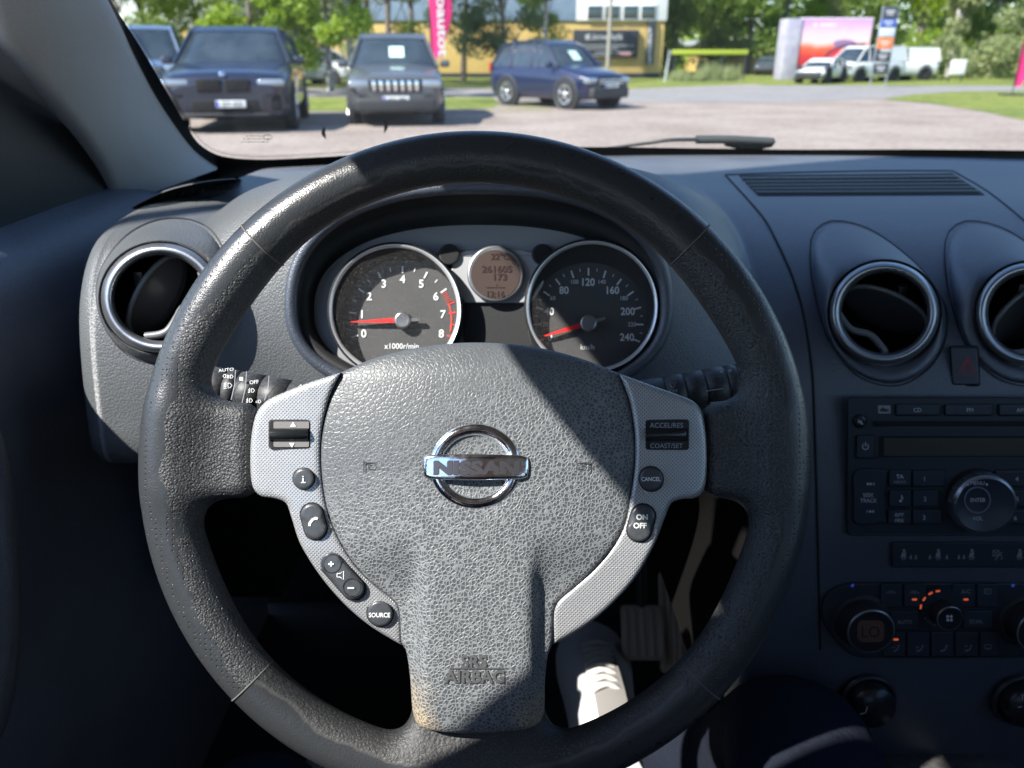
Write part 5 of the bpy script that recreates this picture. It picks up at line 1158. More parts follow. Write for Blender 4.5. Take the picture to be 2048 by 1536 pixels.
# ------------------------------------------------------------------ cars
def paint(name, c, c2=None): return mat(name, c, .35, metal=0.0, coat=.8, c2=c2, cscale=1.2, bumps=(('noise', 6, .002),))
M_glassd = mat('car_window', (.02, .03, .04), .04, spec=.9, c2=(.045, .06, .07), cscale=1.5); M_tyre = mat('tyre', (.015, .015, .016), .85); M_rim = mat('alloy', (.62, .62, .63), .22, metal=.9)
M_lamp = mat('headlamp_glass', (.38, .42, .46), .12, metal=.6); M_plate = mat('plate_white', (.80, .80, .78), .5); M_plb = mat('plate_blue', (.02, .06, .45), .5); M_ink = mat('plate_ink', (.02, .02, .03), .6)
M_bump = mat('bumper_plastic', (.03, .031, .033), .6); M_chr = mat('car_chrome', (.8, .8, .82), .08, metal=1); M_paper = mat('price_sheet', (.55, .80, .68), .7); M_tail = mat('tail_lamp', (.35, .01, .01), .3); M_inter = mat('seat_dark', (.02, .02, .022), .8)
def car(label, cat, P, M_p, L=4.6, W=1.85, H=1.70, hood=1.02, belt=1.02, grille='bars', plate='ABC-123', sheet_=True, lowdark=True, van=False, name='parked_car', parts=True, wheelr=.36):
    """front faces -y; P = (x, y, heading in degrees)"""
    o = thing(name, label, cat, (P[0], P[1], 0), Matrix.Rotation(R(P[2]), 3, 'Z')); Mx = WM[o.name]
    def T(V): V = np.asarray(V, float); A = np.array(Mx); return V @ A[:3, :3].T + A[:3, 3]
    hw = W / 2; gz = .22
    # lower body
    st = [(-.5, .58, .42, hood - .36, .80), (-.489, .76, .30, hood - .24, .88), (-.465, .89, .25, hood - .165, .95), (-.42, .97, .23, hood - .12, .985), (-.33, 1.0, gz, hood - .05, 1.0)] if not van else [(-.5, .60, .42, hood - .26, .84), (-.487, .78, .30, hood - .14, .91), (-.46, .90, .25, hood - .07, .965), (-.42, .97, .23, hood - .035, .99), (-.33, 1.0, gz, hood, 1.0)]
    hood = hood - .09 if not van else hood
    cw = -.22 if not van else -.36; rr = .5
    st += [(cw, 1.0, gz, belt + .01, 1.0), (.0, 1.0, gz, belt + .02, 1.0), (.25, 1.0, gz, belt + .03, 1.0), (.40, .99, .24, belt + .03, .99), (.46, .97, .26, belt + .01, .97), (.49, .92, .32, belt - .03, .94), (.5, .85, .42, belt - .12, .88)]
    rows = []
    for y_, kw_, b_, t_, tw in st:
        half = [(0, b_), (hw * .80 * kw_, b_), (hw * .95 * kw_, b_ + .06), (hw * kw_ * .995, b_ + .22), (hw * kw_, .62 * (t_ - b_) + b_), (hw * tw * .975, t_ - .10), (hw * tw * .925, t_ - .03), (hw * .80 * tw, t_ + .005), (hw * .45 * tw, t_ + .035), (0, t_ + .045)]
        rows.append([(x_, y_ * L, z_) for x_, z_ in half] + [(-x_, y_ * L, z_) for x_, z_ in half[-2:0:-1]])
    Rg = np.array(rows); t0 = np.arange(len(st)); tt = np.linspace(0, len(st) - 1, 45)
    Gs = np.stack([[np.interp(tt, t0, Rg[:, j, k]) for k in range(3)] for j in range(Rg.shape[1])], 0).transpose(2, 0, 1)
    mb = MB(); mb.loft(T(Gs), 0, cap0=True, cap1=True)
    body_ = mb.build('body', [M_p], o)
    # greenhouse
    if van: gh = [(cw - .01, .93, belt - .03, .93), (cw + .14, .90, H - .14, .80), (cw + .20, .90, H - .03, .80), (.30, .90, H, .82), (.485, .90, H - .04, .80), (.495, .92, belt, .9)]
    else: gh = [(cw, .92, belt - .0, .92), (cw + .145, .89, H - .12, .70), (cw + .20, .89, H - .035, .70), (.05, .89, H, .70), (.30, .89, H - .03, .69), (.40, .90, H - .12, .68), (.475, .93, belt, .90)]
    bw = hw * .925
    def gl(y_, z_, tw): return [(bw, y_ * L, belt - .01), (bw * (1 - (z_ - belt) / (H - belt) * (1 - tw / .925 * 1.0)) if z_ > belt else bw, y_ * L, z_)]
    prof_ = [(a_[0], a_[2]) for a_ in gh]
    def xs(z_): f = (z_ - belt) / (H - belt); return bw - (bw - hw * .67) * max(f, 0) ** 1.15
    # side glass as one dark cabin volume, roof and pillars in paint
    rowsC = []
    for y_, z_ in prof_:
        ztop = max(z_, belt); row = [(xs(belt), y_ * L, belt - .02), (xs(belt + (ztop - belt) * .5), y_ * L, belt + (ztop - belt) * .5), (xs(ztop - .0), y_ * L, ztop), (xs(ztop) * .6, y_ * L, ztop + .012), (0, y_ * L, ztop + .018)]; rowsC.append(row + [(-a_, b_, c_) for a_, b_, c_ in row[-2::-1]])
    C_ = np.array(rowsC); t0 = np.arange(len(prof_)); tt = np.linspace(0, len(prof_) - 1, 30); Cs = np.stack([[np.interp(tt, t0, C_[:, j, k]) for k in range(3)] for j in range(C_.shape[1])], 0).transpose(2, 0, 1)
    mb = MB(); mb.grid(T(Cs), 0); mb.add(T(Cs[0]), [list(range(Cs.shape[1]))], 0, False); mb.add(T(Cs[-1]), [list(range(Cs.shape[1]))[::-1]], 0, False)
    mb.build('cabin_glass', [M_glassd], o)
    mb = MB(); top = Cs[:, 2:7]; sel = [i for i in range(len(Cs)) if Cs[i, 4, 2] > H - .16]; mb.grid(T(Cs[sel][:, 2:7] + np.array([0, 0, .012])), 0)
    for sx in (1, -1):                                                   # pillars and door frames
        j = 2 if sx == 1 else 6; j0 = 0 if sx == 1 else 8
        line = Cs[:, j] + np.array([sx * .006, 0, .004]); mb.tube(T(line), .034, 0, 6)
        for yq in ((cw + .20, .035), (.06, .04), (.27, .06) if not van else (.1, .05)):
            yv = yq[0] * L; zt = np.interp(yv, Cs[:, 2, 1], Cs[:, 2, 2]); mb.tube(T([(sx * (xs(belt) + .004), yv, belt - .01), (sx * (xs(zt) + .004), yv + .04, zt)]), yq[1] * .7, 0, 6)
        if van:
            ya, yb = .02 * L, .47 * L; mb.add(T([(sx * (xs(belt) + .02), ya, belt), (sx * (xs(belt) + .02), yb, belt), (sx * (xs(H - .1) + .02), yb, H - .04), (sx * (xs(H - .1) + .02), ya, H - .04)]), [[0, 1, 2, 3]], 0, False)
    mb.build('roof', [M_p], o)
    fy = -.5 * L
    # front: bumper, grille, lamps, plate
    def bar(nm, c, h_, m_, bev=.02, parent=None):
        mb = MB(); V0 = mb; b2 = MB(); b2.box((0, 0, 0), h_, 0, bev=bev); V = np.concatenate(b2.v) + np.array(c); mb.v = [T(V)]; mb.n = len(V); mb.f = b2.f; mb.m = b2.m; mb.sm = b2.sm; return mb.build(nm, m_, parent or o)
    if lowdark: bar('bumper', (0, fy + .10, .40), (hw * .80, .17, .13), M_bump, .06)
    for sx in (1, -1):
        hl = bar('headlight', (sx * hw * .72, fy + .15, hood - .20), (hw * .21, .14, .06 if grille == 'kidney' else .075), M_lamp, .045)
        bar('fog_light', (sx * hw * .66, fy + .10, .48), (.07, .06, .06), M_lamp, .03)
        for yw in (-.30 * L, .29 * L):
            mb = MB(); c = T([(sx * (hw - .10), yw, wheelr)])[0]; ax = T([(sx, 0, 0)])[0] - T([(0, 0, 0)])[0]
            mb.lathe([(.0001, .105), (wheelr * .62, .105), (wheelr * .66, .115), (wheelr * .9, .115), (wheelr, .08), (wheelr, -.12)], c, ax, 0, 28); wo_ = mb.build('wheel', M_tyre, o)
            if parts:
                mb = MB(); mb.lathe([(.0001, .122), (wheelr * .16, .125), (wheelr * .2, .112)], c, ax, 0, 16); mb.lathe([(wheelr * .56, .110), (wheelr * .62, .120), (wheelr * .66, .118)], c, ax, 0, 28)
                A_ = np.cross(ax, [0, 0, 1]); 
                for k in range(5): a_ = R(72 * k + 20); d_ = A_ * math.cos(a_) + np.array([0, 0, 1]) * math.sin(a_); mb.tube([c + ax * .118 + d_ * wheelr * .1, c + ax * .118 + d_ * wheelr * .6], .028, 0, 6)
                mb.build('rim', M_rim, wo_)
            mb = MB(); mb.lathe([(wheelr * 1.22, -.02), (wheelr * 1.20, .103), (wheelr * 1.02, .101), (wheelr * 1.0, -.02)], c, ax, 0, 28); mb.build('wheel_arch', M_bump if lowdark else M_deep, o)
        if parts: bar('mirror', (sx * (hw + .10), (cw + .05) * L, belt + .06), (.10, .06, .07), M_p, .04)
        if van is False and parts: bar('tail_light', (sx * hw * .86, .485 * L, belt - .02), (.09, .05, .12), M_tail, .03)
    if grille == 'slots':
        for k in range(7): bar('grille_slot', ((k - 3) * .135, fy - .005, hood - .22), (.042, .03, .10), M_chr, .02)
        bar('grille_opening', (0, fy + .03, hood - .22), (.50, .035, .115), M_deep, .02)
    elif grille == 'kidney':
        for sx in (1, -1):
            g_ = bar('grille', (sx * .24, fy + .0, hood - .24), (.21, .03, .11), M_deep, .04); bar('side_intake', (sx * hw * .70, fy + .10, .50), (.17, .06, .13), M_deep, .04); mb = MB(); 
            for k in range(6): mb.tube(T([(sx * .20 - .14 + k * .056, fy - .03, hood - .33), (sx * .20 - .14 + k * .056, fy - .03, hood - .13)]), .006, 0, 5)
            mb.build('grille_bars', M_bump, g_)
        bar('air_intake', (0, fy + .06, .46), (hw * .52, .07, .12), M_deep, .03); bar('lower_lip', (0, fy + .06, .32), (hw * .66, .08, .03), M_bump, .02)
        mb = MB(); c = T([(0, fy + .06, hood - .05)])[0]; ax = T([(0, -1, .5)])[0] - T([(0, 0, 0)])[0]; mb.lathe([(.05, 0), (.05, .012), (.035, .016), (.0001, .016)], c, ax, 0, 20); mb.build('badge', M_chr, o)
    else:
        g_ = bar('grille', (0, fy + .03, hood - .22), (.46, .05, .075), M_deep, .03)
        for sx in (-1, 1): bar('grille_chrome', (0, fy - .03, hood - .22 + sx * .035), (.44, .012, .012), M_chr, .005)
    if parts:
        bx = bar('number_plate', (.10 if grille == 'kidney' else 0, fy - .05, .50 if grille != 'bars' else .58), (.25, .012, .058), M_plate, .006); pc = np.array([(.10 if grille == 'kidney' else 0), fy - .064, .50 if grille != 'bars' else .58])
        mb = MB(); V, F = glyphs(plate, .03); W_ = V[:, 0].max(); k = .075; sxx = .36 / W_; mb.add(T(np.stack([pc[0] - .17 + V[:, 0] * sxx, np.full(len(V), pc[1]), pc[2] + (V[:, 1] - .5) * k], 1)), F, 0, False)
        mb.add(T([(pc[0] - .245, pc[1], pc[2] - .05), (pc[0] - .195, pc[1], pc[2] - .05), (pc[0] - .195, pc[1], pc[2] + .05), (pc[0] - .245, pc[1], pc[2] + .05)]), [[0, 1, 2, 3]], 1, False); mb.build('lettering', [M_ink, M_plb], bx)
    if sheet_:
        ya = (cw + .075) * L; za = belt + (H - .12 - belt) * .52; ny = -(H - .12 - belt); nz = -.145 * L; nn = np.array([0, ny, -nz]); nn /= np.linalg.norm(nn); up_ = np.array([0, .145 * L, H - .12 - belt]); up_ /= np.linalg.norm(up_)
        mb = MB(); c = np.array([.06, ya, za]) + nn * .02; mb.add(T([c + np.array([-.15, 0, 0]) - up_ * .17, c + np.array([.15, 0, 0]) - up_ * .17, c + np.array([.15, 0, 0]) + up_ * .17, c + np.array([-.15, 0, 0]) + up_ * .17]), [[0, 1, 2, 3]], 0, False); mb.build('price_sheet', M_paper, o)
    return o
def gp(u, v): p = GROUND(np.array(float(u)), np.array(float(v)), 0); return float(p[0]), float(p[1])
x_, y_ = gp(468, 266); car('dark navy SUV with twin dark grilles, parked nearest at the left', 'car', (x_ - .45, y_ + 2.25, 10), paint('navy_paint', (.008, .012, .03)), 4.9, 2.22, 1.80, 1.13, 1.14, 'kidney', 'ZSY-523', sheet_=False, lowdark=False, wheelr=.39)
x_, y_ = gp(795, 252); car('grey SUV with seven chrome grille slots and a price sheet in the windscreen', 'car', (x_ - .30, y_ + 2.15, 8), paint('graphite_paint', (.075, .080, .085)), 4.7, 1.90, 1.70, 1.06, 1.06, 'slots', 'HKX-809')
car('blue compact SUV turned sideways on the gravel, in the middle of the photo', 'car', (1.22, 22.3, 41), paint('blue_paint', (.005, .010, .045)), 3.85, 1.68, 1.62, .98, 1.0, 'bars', 'LPT-337')
x_, y_ = gp(300, 212); car('blue grey van behind the pillar at the left edge', 'van', (x_ - .6, y_ + 2.0, 18), paint('slate_paint', (.10, .15, .24)), 5.0, 2.0, 2.05, 1.15, 1.15, 'bars', 'XBR-114', sheet_=False, van=True, name='parked_van')
x_, y_ = gp(640, 170); car('pale silver car glimpsed between the two nearest SUVs', 'car', (x_, y_ + 1, 60), paint('silver_paint', (.4, .42, .44)), 4.4, 1.8, 1.5, .98, .98, 'bars', 'EKA-201', sheet_=False, parts=False)
M_wp = paint('white_paint', (.72, .72, .70))
for (u, v, hd, L_, W_, H_, hood_, nm, lb, ct, vn, m_) in (
    (1725, 163, -62, 4.3, 1.75, 1.68, .95, 'parked_van', 'large white van in front of the billboard, with red marks', 'van', True, M_wp),
    (1790, 160, -80, 3.9, 1.7, 1.62, .92, 'parked_van', 'white van with a dark side window, right of the tall sign', 'van', True, M_wp),
    (1640, 166, -40, 3.5, 1.5, 1.10, .70, 'parked_car', 'small white car at the foot of the billboard', 'car', False, M_wp),
    (1503, 143, -62, 4.8, 1.9, 1.60, 1.0, 'parked_van', 'white van left of the billboard beside the tall grass', 'van', True, M_wp),
    (1535, 150, -20, 3.8, 1.6, 1.15, .8, 'parked_car', 'dark grey car between the white van and the billboard', 'car', False, paint('dark_grey_paint', (.07, .09, .12)))):
    x_, y_ = gp(u, v); car(lb, ct, (x_, y_, hd), m_, L_, W_, H_, hood_, hood_, 'bars', 'A', sheet_=False, van=vn, name=nm, parts=False)

# ------------------------------------------------------------------ buildings and signs
M_yel = mat('yellow_cladding', (.56, .37, .12), .7, c2=(.60, .42, .15), cscale=1.5, bumps=(('noise', 5, .01),)); M_blu = mat('blue_grey_cladding', (.22, .30, .42), .6, c2=(.27, .35, .46), cscale=2); M_wht = mat('white_render', (.72, .72, .70), .7)
M_win = mat('window_glass', (.03, .05, .05), .06, spec=.9); M_dark = mat('sign_black', (.025, .028, .034), .5); M_sw = mat('sign_white', (.7, .7, .7), .6); M_grn = mat('fence_lime', (.35, .42, .03), .6)
def bx(nm, x0, x1, y0, y1, z0, z1, m_, parent, label=None, bev=.02): mb = MB(); mb.box(((x0 + x1) / 2, (y0 + y1) / 2, (z0 + z1) / 2), (abs(x1 - x0) / 2, abs(y1 - y0) / 2, abs(z1 - z0) / 2), 0, bev=bev); return mb.build(nm, m_, parent, label)
def px2(u, t): return (u - 1024) / FPX * t
def zv(v, y): up = (768 - v) / FPX; return 1.3 + y * (up * .9191 - .3939) / (.9191 + up * .3939)
YB = 50.0; TB = YB / 1.088
bl = thing('yellow_building', 'yellow commercial building with a black sign board and a white upper storey', 'building', (0, YB + 5, 0))
bx('wall', px2(560, TB), px2(1325, TB), YB, YB + 12, 0, 3.1, M_yel, bl); bx('upper_wall', px2(1150, TB), px2(1328, TB), YB - .12, YB + 12, 3.1, 7.2, M_wht, bl); bx('upper_wall', px2(560, TB), px2(1150, TB), YB - .1, YB + 11, 3.1, 6.5, M_blu, bl)
bx('plinth', px2(560, TB), px2(1322, TB), YB - .05, YB, 0, .25, M_dark, bl)
for k, (u0, u1) in enumerate(((1172, 1200), (1206, 1234), (1242, 1270), (1277, 1304))):
    wf = bx('window', px2(u0 - 2, TB), px2(u1 + 2, TB), YB - .2, YB - .1, 3.12, 3.98, M_wht, bl); bx('pane', px2(u0, TB), px2(u1, TB), YB - .22, YB - .16, 3.2, 3.88, M_win, wf, bev=.005)
BP = Plane((0, YB - .30, 0), (0, -1, 0)); sg = bx('sign_board', px2(1145, TB), px2(1274, TB), YB - .26, YB, 1.10, 2.62, M_dark, bl)
mb = MB(); mb.text(BP, 'Lännenkylä', 1212, 73, 11, 0, 0, wscale=.95, bold=.02); mb.flat(BP, circ(1176, 74, 6, n=16), 0, 0)
for v_, a_, b_ in ((91, 1156, 1268), (97, 1150, 1236), (105, 1152, 1180), (105, 1190, 1225), (105, 1233, 1268), (111, 1160, 1215)): mb.line(BP, [(a_, v_), (b_, v_)], 1.6, 0, 0)
mb.line(BP, [(1160, 103), (1172, 113)], 5, 0, 0); mb.line(BP, [(1240, 108), (1262, 108)], 4, 0, 1); mb.build('lettering', [mat('sign_grey', (.4, .41, .42), .6), mat('sign_pink', (.5, .2, .22), .6)], sg)
sg = bx('sign_board', px2(1292, TB), px2(1307, TB), YB - .26, YB, .72, 3.12, M_dark, bl); mb = MB(); mb.text(BP, 'AUTOKORJAAMO', 1299.5, 92, 7, 0, 0, ang=90, wscale=.92, bold=.02); mb.build('lettering', M_sw, sg)
b2 = thing('roadside_building', 'pale building glimpsed behind the trees at the upper left', 'building', (-24, 58, 0)); bx('wall', -34, -19.5, 56, 66, 0, 2.9, M_yel, b2); bx('upper_wall', -34, -19.5, 55.9, 66, 2.9, 6.5, M_wht, b2); bx('plinth', -34, -19.5, 55.8, 56, 0, .4, M_dark, b2)
b3 = thing('low_shed', 'low building with a flat grey roof beyond the tall grass', 'building', (17, 60, 0)); bx('wall', 14.5, 24.0, 62, 70, 0, 1.9, M_yel, b3); bx('roof', 13.8, 24.5, 61.5, 70.5, 1.9, 2.25, mat('flat_roof', (.35, .38, .42), .5), b3)
# lime coloured low banner fence
fn = thing('lime_fence', 'lime green banner fence behind the tall grass', 'fence', (11, 44, 0)); x0, y0 = gp(1332, 158); bx('banner', x0, x0 + 4.2, 46.0, 46.05, 1.28, 1.52, M_grn, fn)
for k in range(4): mb = MB(); mb.tube([(x0 + .2 + k * 1.3, 46.1, 0), (x0 + .2 + k * 1.3, 46.1, 1.6)], .04, 0, 8); mb.build('post', M_dark, fn)
# billboard: sunset picture with a red car shape
def billboard_mat():
    m = mat('billboard_print', (.5, .3, .4), .6); g = G(m); n = g.noise(.45, 4, .6); z_ = g.math('ADD', g.z, g.math('MULTIPLY', n, .9))
    r = g.t.nodes.new('ShaderNodeValToRGB'); g.t.links.new(g.ramp(z_, .3, 4.6), r.inputs[0]); e = r.color_ramp.elements
    e[0].position = 0; e[0].color = (.30, .02, .03, 1); e[1].position = 1; e[1].color = (.38, .24, .50, 1)
    for p, c in ((.22, (.60, .04, .04)), (.36, (.78, .13, .05)), (.46, (.80, .55, .52)), (.62, (.80, .50, .62)), (.78, (.55, .33, .55))): q = e.new(p); q.color = (*c, 1)
    g.t.links.new(r.outputs[0], g.b.inputs['Base Color']); return m
TBB = 41.8; xb0, xb1 = px2(1598, TBB), px2(1736, TBB); yb_ = 45.6
bb = thing('billboard', 'large billboard with a purple and red sunset picture', 'billboard', ((xb0 + xb1) / 2, yb_, 0)); fr_b = bx('frame', xb0 - .06, xb1 + .06, yb_ + .02, yb_ + .25, .35, 3.10, M_wht, bb)
mb = MB(); mb.box(((xb0 + xb1) / 2, yb_, 1.72), ((xb1 - xb0) / 2, .03, 1.35), 0); mb.build('picture', billboard_mat(), bb)
BBP = Plane((0, yb_ - .035, 0), (0, -1, 0)); mb = MB(); mb.flat(BBP, circ(1690, 88, 24, 9, n=30), 0, 0); mb.line(BBP, smooth_poly([(1648, 120), (1660, 104), (1690, 92), (1732, 88)], 6, False), 5, .002, 1); mb.flat(BBP, circ(1676, 106, 10, 5, n=20), .004, 2); mb.flat(BBP, circ(1665, 118, 8, 4, n=16), .004, 3)
mb.flat(BBP, circ(1631, 50, 4, n=16), .002, 4); mb.line(BBP, [(1640, 50), (1672, 50)], 5, .002, 4); mb.build('picture_shapes', [mat('bb_purple', (.25, .15, .28), .6), mat('bb_dark', (.10, .03, .07), .6), mat('bb_red', (.75, .03, .06), .6), mat('bb_pink', (.75, .1, .5), .6), mat('bb_pale', (.7, .6, .7), .6)], bb)
bx('side_tower', px2(1567, TBB), px2(1597, TBB), yb_ - .1, yb_ + 1.2, 0, 3.06, mat('tower_cladding', (.33, .31, .40), .6, c2=(.42, .41, .46), cscale=2), bb)
for k in (0.2, .8): bx('support_post', xb0 + (xb1 - xb0) * k - .1, xb0 + (xb1 - xb0) * k + .1, yb_ + .3, yb_ + .5, 0, 3.0, M_dark, bb)
# tall sign pylon
TP = 32.1; yp = 35.0; xp0, xp1 = px2(1752, TP), px2(1783, TP); py = thing('sign_pylon', 'tall pole sign with blue, white and orange panels', 'sign', ((xp0 + xp1) / 2, yp, 0))
for k in (xp0, xp1): mb = MB(); mb.tube([(k, yp, 0), (k, yp, zv(12, yp))], .035, 0, 8); mb.build('post', mat('galvanised', (.35, .37, .40), .4, metal=.6), py)
for z0, z1, m_, tx in ((zv(38, yp), zv(13, yp), mat('py_dark', (.06, .07, .09), .4), ''), (zv(54, yp), zv(39, yp), mat('py_blue', (.05, .12, .45), .5), 'K-rauta'), (zv(74, yp), zv(56, yp), mat('py_pale', (.55, .62, .66), .5), 'Huolto'), (zv(98, yp), zv(76, yp), mat('py_orange', (.80, .20, .05), .5), 'Auto'), (zv(124, yp), zv(104, yp), M_dark, 'Renkaat'), (zv(148, yp), zv(127, yp), M_dark, 'Varaosat')):
    pn = bx('panel', xp0, xp1, yp - .04, yp + .04, z0, z1, m_, py)
    if tx and False: pass
    PP = Plane((0, yp - .05, 0), (0, -1, 0)); uu, vv = pix(np.array([(xp0 + xp1) / 2, yp - .05, (z0 + z1) / 2])); mb = MB(); mb.line(PP, [(uu - 9, vv - 3), (uu + 9, vv - 3)], 2.5, 0, 0); mb.line(PP, [(uu - 7, vv + 3), (uu + 6, vv + 3)], 2, 0, 0); mb.build('lettering', M_sw, pn)
sg = thing('notice_board', 'small white notice board on two legs near the right edge', 'sign', (px2(1921, 38.6), 42, 0)); bx('board', px2(1907, 38.6), px2(1938, 38.6), 42, 42.06, .35, 1.05, M_wht, sg)
for u in (1910, 1935): mb = MB(); mb.tube([(px2(u, 38.6), 42.1, 0), (px2(u, 38.6), 42.1, 1.0)], .03, 0, 6); mb.build('leg', M_dark, sg)
# beach flags
M_pink = mat('flag_pink', (.72, .02, .16), .7)
def flag(name_label, x_, y_, h_, wd, faceang, tall_from, txt, cat='flag'):
    o = thing('beach_flag', name_label, cat, (x_, y_, 0), Matrix.Rotation(R(faceang), 3, 'Z'), group='pink beach flags of the car lot'); A = np.array(WM[o.name]); T = lambda V: np.asarray(V, float) @ A[:3, :3].T + A[:3, 3]
    mb = MB(); pole = [(0, 0, 0), (0, 0, h_ * .7), (.03, 0, h_ * .9), (wd * .35, 0, h_ * .99), (wd * .9, 0, h_)]; mb.tube(T(smooth_poly(pole, .2, False)), .015, 0, 8); mb.build('pole', M_stalk, o)
    G_ = []
    for z_ in np.linspace(tall_from, h_ * .995, 24):
        xl = np.interp(z_, [0, h_ * .7, h_ * .9, h_ * .99, h_], [0, 0, .03, wd * .35, wd * .9]); f = (z_ - tall_from) / (h_ - tall_from); xr = wd * min(1, .45 + f * 1.6)
        G_.append([(xl + (xr - xl) * k, .05 * math.sin(3 * k + z_ * 1.3), z_) for k in np.linspace(0, 1, 8)])
    G_ = np.array(G_); mb = MB(); mb.grid(T(G_), 0); mb.grid(T(G_ + np.array([0, .004, 0])), 0, flip=True); fl = mb.build('cloth', M_pink, o)
    if txt:
        V, F = glyphs(txt, .02); W_ = V[:, 0].max(); Lz = h_ * .62; k = Lz / W_; mb = MB(); mb.add(T(np.stack([wd * .36 + V[:, 1] * wd * .42, np.full(len(V), -.07), h_ * .90 - V[:, 0] * k], 1)), F, 0, False)
        mb.build('lettering', M_sw, fl)
    mb = MB(); mb.box(T([(0, 0, .03)])[0], (.3, .3, .03), 0, bev=.01); mb.build('base', M_dark, o); return o
flag('pink beach flag with white lettering behind the grey SUV', px2(862, 21.7), 23.6, 4.4, .62, 4, 1.2, 'Vaihtoautot')
def shade_banner():  # added banner, out of view, that keeps the sun off the dash top
    o = thing('added_shade_banner', 'tall dark blue banner added out of view beside the driver door to shade the dash', 'banner', (-1.4, .10, 0)); mb = MB(); mb.tube([(-1.4, .10, 0), (-1.4, .10, 4.3)], .015, 0, 8); mb.build('pole', M_stalk, o)
    mb = MB(); G_ = np.array([[(-1.4 + .02 * math.sin(4 * z_ + 3 * k), .10 - .52 * k, z_) for k in np.linspace(0, 1, 8)] for z_ in np.linspace(2.76, 4.28, 20)]); mb.grid(G_, 0); mb.build('cloth', mat('shade_banner_blue', (.02, .04, .12), .8), o)
    mb = MB(); mb.box((-1.4, .10, .03), (.25, .25, .03), 0, bev=.01); mb.build('base', M_dark, o)
shade_banner()
flag('pink beach flag leaning in at the right edge', px2(2052, 25.5), 28.0, 2.6, .5, 0, .3, '')
# lamp post in front of the yellow building
lp = thing('lamp_post', 'thin grey lamp post in front of the yellow building', 'lamp post', (px2(1216, 36.8), 40, 0)); mb = MB(); mb.tube([(px2(1216, 36.8), 40, 0), (px2(1218, 36.8), 40, 8)], .085, 0, 10); mb.build('post', mat('lamp_grey', (.33, .31, .27), .7), lp); bx('lamp_head', px2(1218, 36.8) - .15, px2(1218, 36.8) + .9, 39.9, 40.1, 7.9, 8.1, M_dark, lp)
o = MB(); x0, y0 = gp(1330, 164); o.tube([(x0, y0, 0), (x0 + .15, y0, 1.5)], .06, 0, 8); q = o.build('bollard', mat('post_grey', (.4, .42, .45), .6)); tag(q, 'short grey post at the edge of the tall grass', 'post')
# ------------------------------------------------------------------ trees
def leafmat(name, a_, b_): 
    m = mat(name, a_, .6); g = G(m); f = g.ramp(g.noise(1.1, 4), .35, .65); g.set('Base Color', g.mixc(f, a_, b_)); g.b.inputs['Transmission Weight'].default_value = 0
    t = g.t; out = t.nodes['Material Output']; tl = t.nodes.new('ShaderNodeBsdfTranslucent'); tl.inputs[0].default_value = (*[min(1, k * 1.7) for k in b_], 1); mx = t.nodes.new('ShaderNodeMixShader'); mx.inputs[0].default_value = .38
    t.links.new(g.b.outputs[0], mx.inputs[1]); t.links.new(tl.outputs[0], mx.inputs[2]); t.links.new(mx.outputs[0], out.inputs[0]); return m
ML = [leafmat('leaves_bright', (.12, .20, .018), (.27, .36, .03)), leafmat('leaves_mid', (.08, .14, .022), (.18, .25, .04)), leafmat('leaves_pale', (.17, .21, .08), (.30, .33, .15)), leafmat('needles_dark', (.05, .085, .03), (.10, .15, .05))]
M_bark = mat('bark', (.12, .09, .07), .9, c2=(.2, .17, .14), cscale=8); M_birch = mat('birch_bark', (.55, .52, .47), .8, c2=(.12, .11, .1), cscale=6)
def leaves(rng, C, Rd, n, size, mb, mi=0):
    cl = rng.integers(0, len(C), n); d = rng.normal(size=(n, 3)); d /= np.linalg.norm(d, axis=1)[:, None]; P = np.array(C)[cl] + d * (rng.random(n) ** .45)[:, None] * np.array(Rd)[cl][:, None] * np.array([1, 1, .8])
    a_ = rng.normal(size=(n, 3)); a_ /= np.linalg.norm(a_, axis=1)[:, None]; b_ = np.cross(a_, rng.normal(size=(n, 3))); b_ /= np.maximum(np.linalg.norm(b_, axis=1), 1e-6)[:, None]
    s_ = size * (.6 + .8 * rng.random(n))[:, None]; V = np.stack([P - a_ * s_, P + b_ * s_ * .55, P + a_ * s_, P - b_ * s_ * .55], 1).reshape(-1, 3)
    mb.add(V, (np.arange(n)[:, None] * 4 + np.arange(4)).tolist(), mi, True)
def tree(seed, x_, y_, h_, w_, mi, label, cat='tree', bark=None, n=2600, low=.10, size=.16, name='leafy_tree', group='trees round the parking lot', clump=16):
    rng = np.random.default_rng(seed); o = thing(name, label, cat, (x_, y_, 0), group=group)
    mb = MB(); lean = rng.normal(size=2) * .04; P = [(x_ + lean[0] * z_, y_ + lean[1] * z_, z_) for z_ in np.linspace(0, h_ * .85, 8)]; mb.tube(P, np.linspace(.045 * h_ ** .6, .02, 8), 0, 8)
    C = []; Rd = []
    for k in range(clump):
        f = low + (1 - low) * rng.random() ** .8; rad = w_ * (.25 + .75 * math.sin(math.pi * min(.98, (f - low) / (1 - low) * .8 + .18))); a_ = rng.random() * 6.28; r_ = rad * rng.random() ** .5 * .75
        c = np.array([x_ + r_ * math.cos(a_), y_ + r_ * math.sin(a_), f * h_]); C.append(c); Rd.append(w_ * (.28 + .25 * rng.random()))
        q = np.array(P[min(7, max(1, int(f * 7 * .8)))]); mb.tube([q, (q + c) / 2 + np.array([0, 0, .1]), c], [.035, .022, .01], 0, 5, cap=False)
    mb.build('trunk', bark or M_bark, o); mb = MB(); leaves(rng, C, Rd, n, size, mb); mb.build('crown', ML[mi], o); return o
def at(u, t): return px2(u, t), t * 1.088
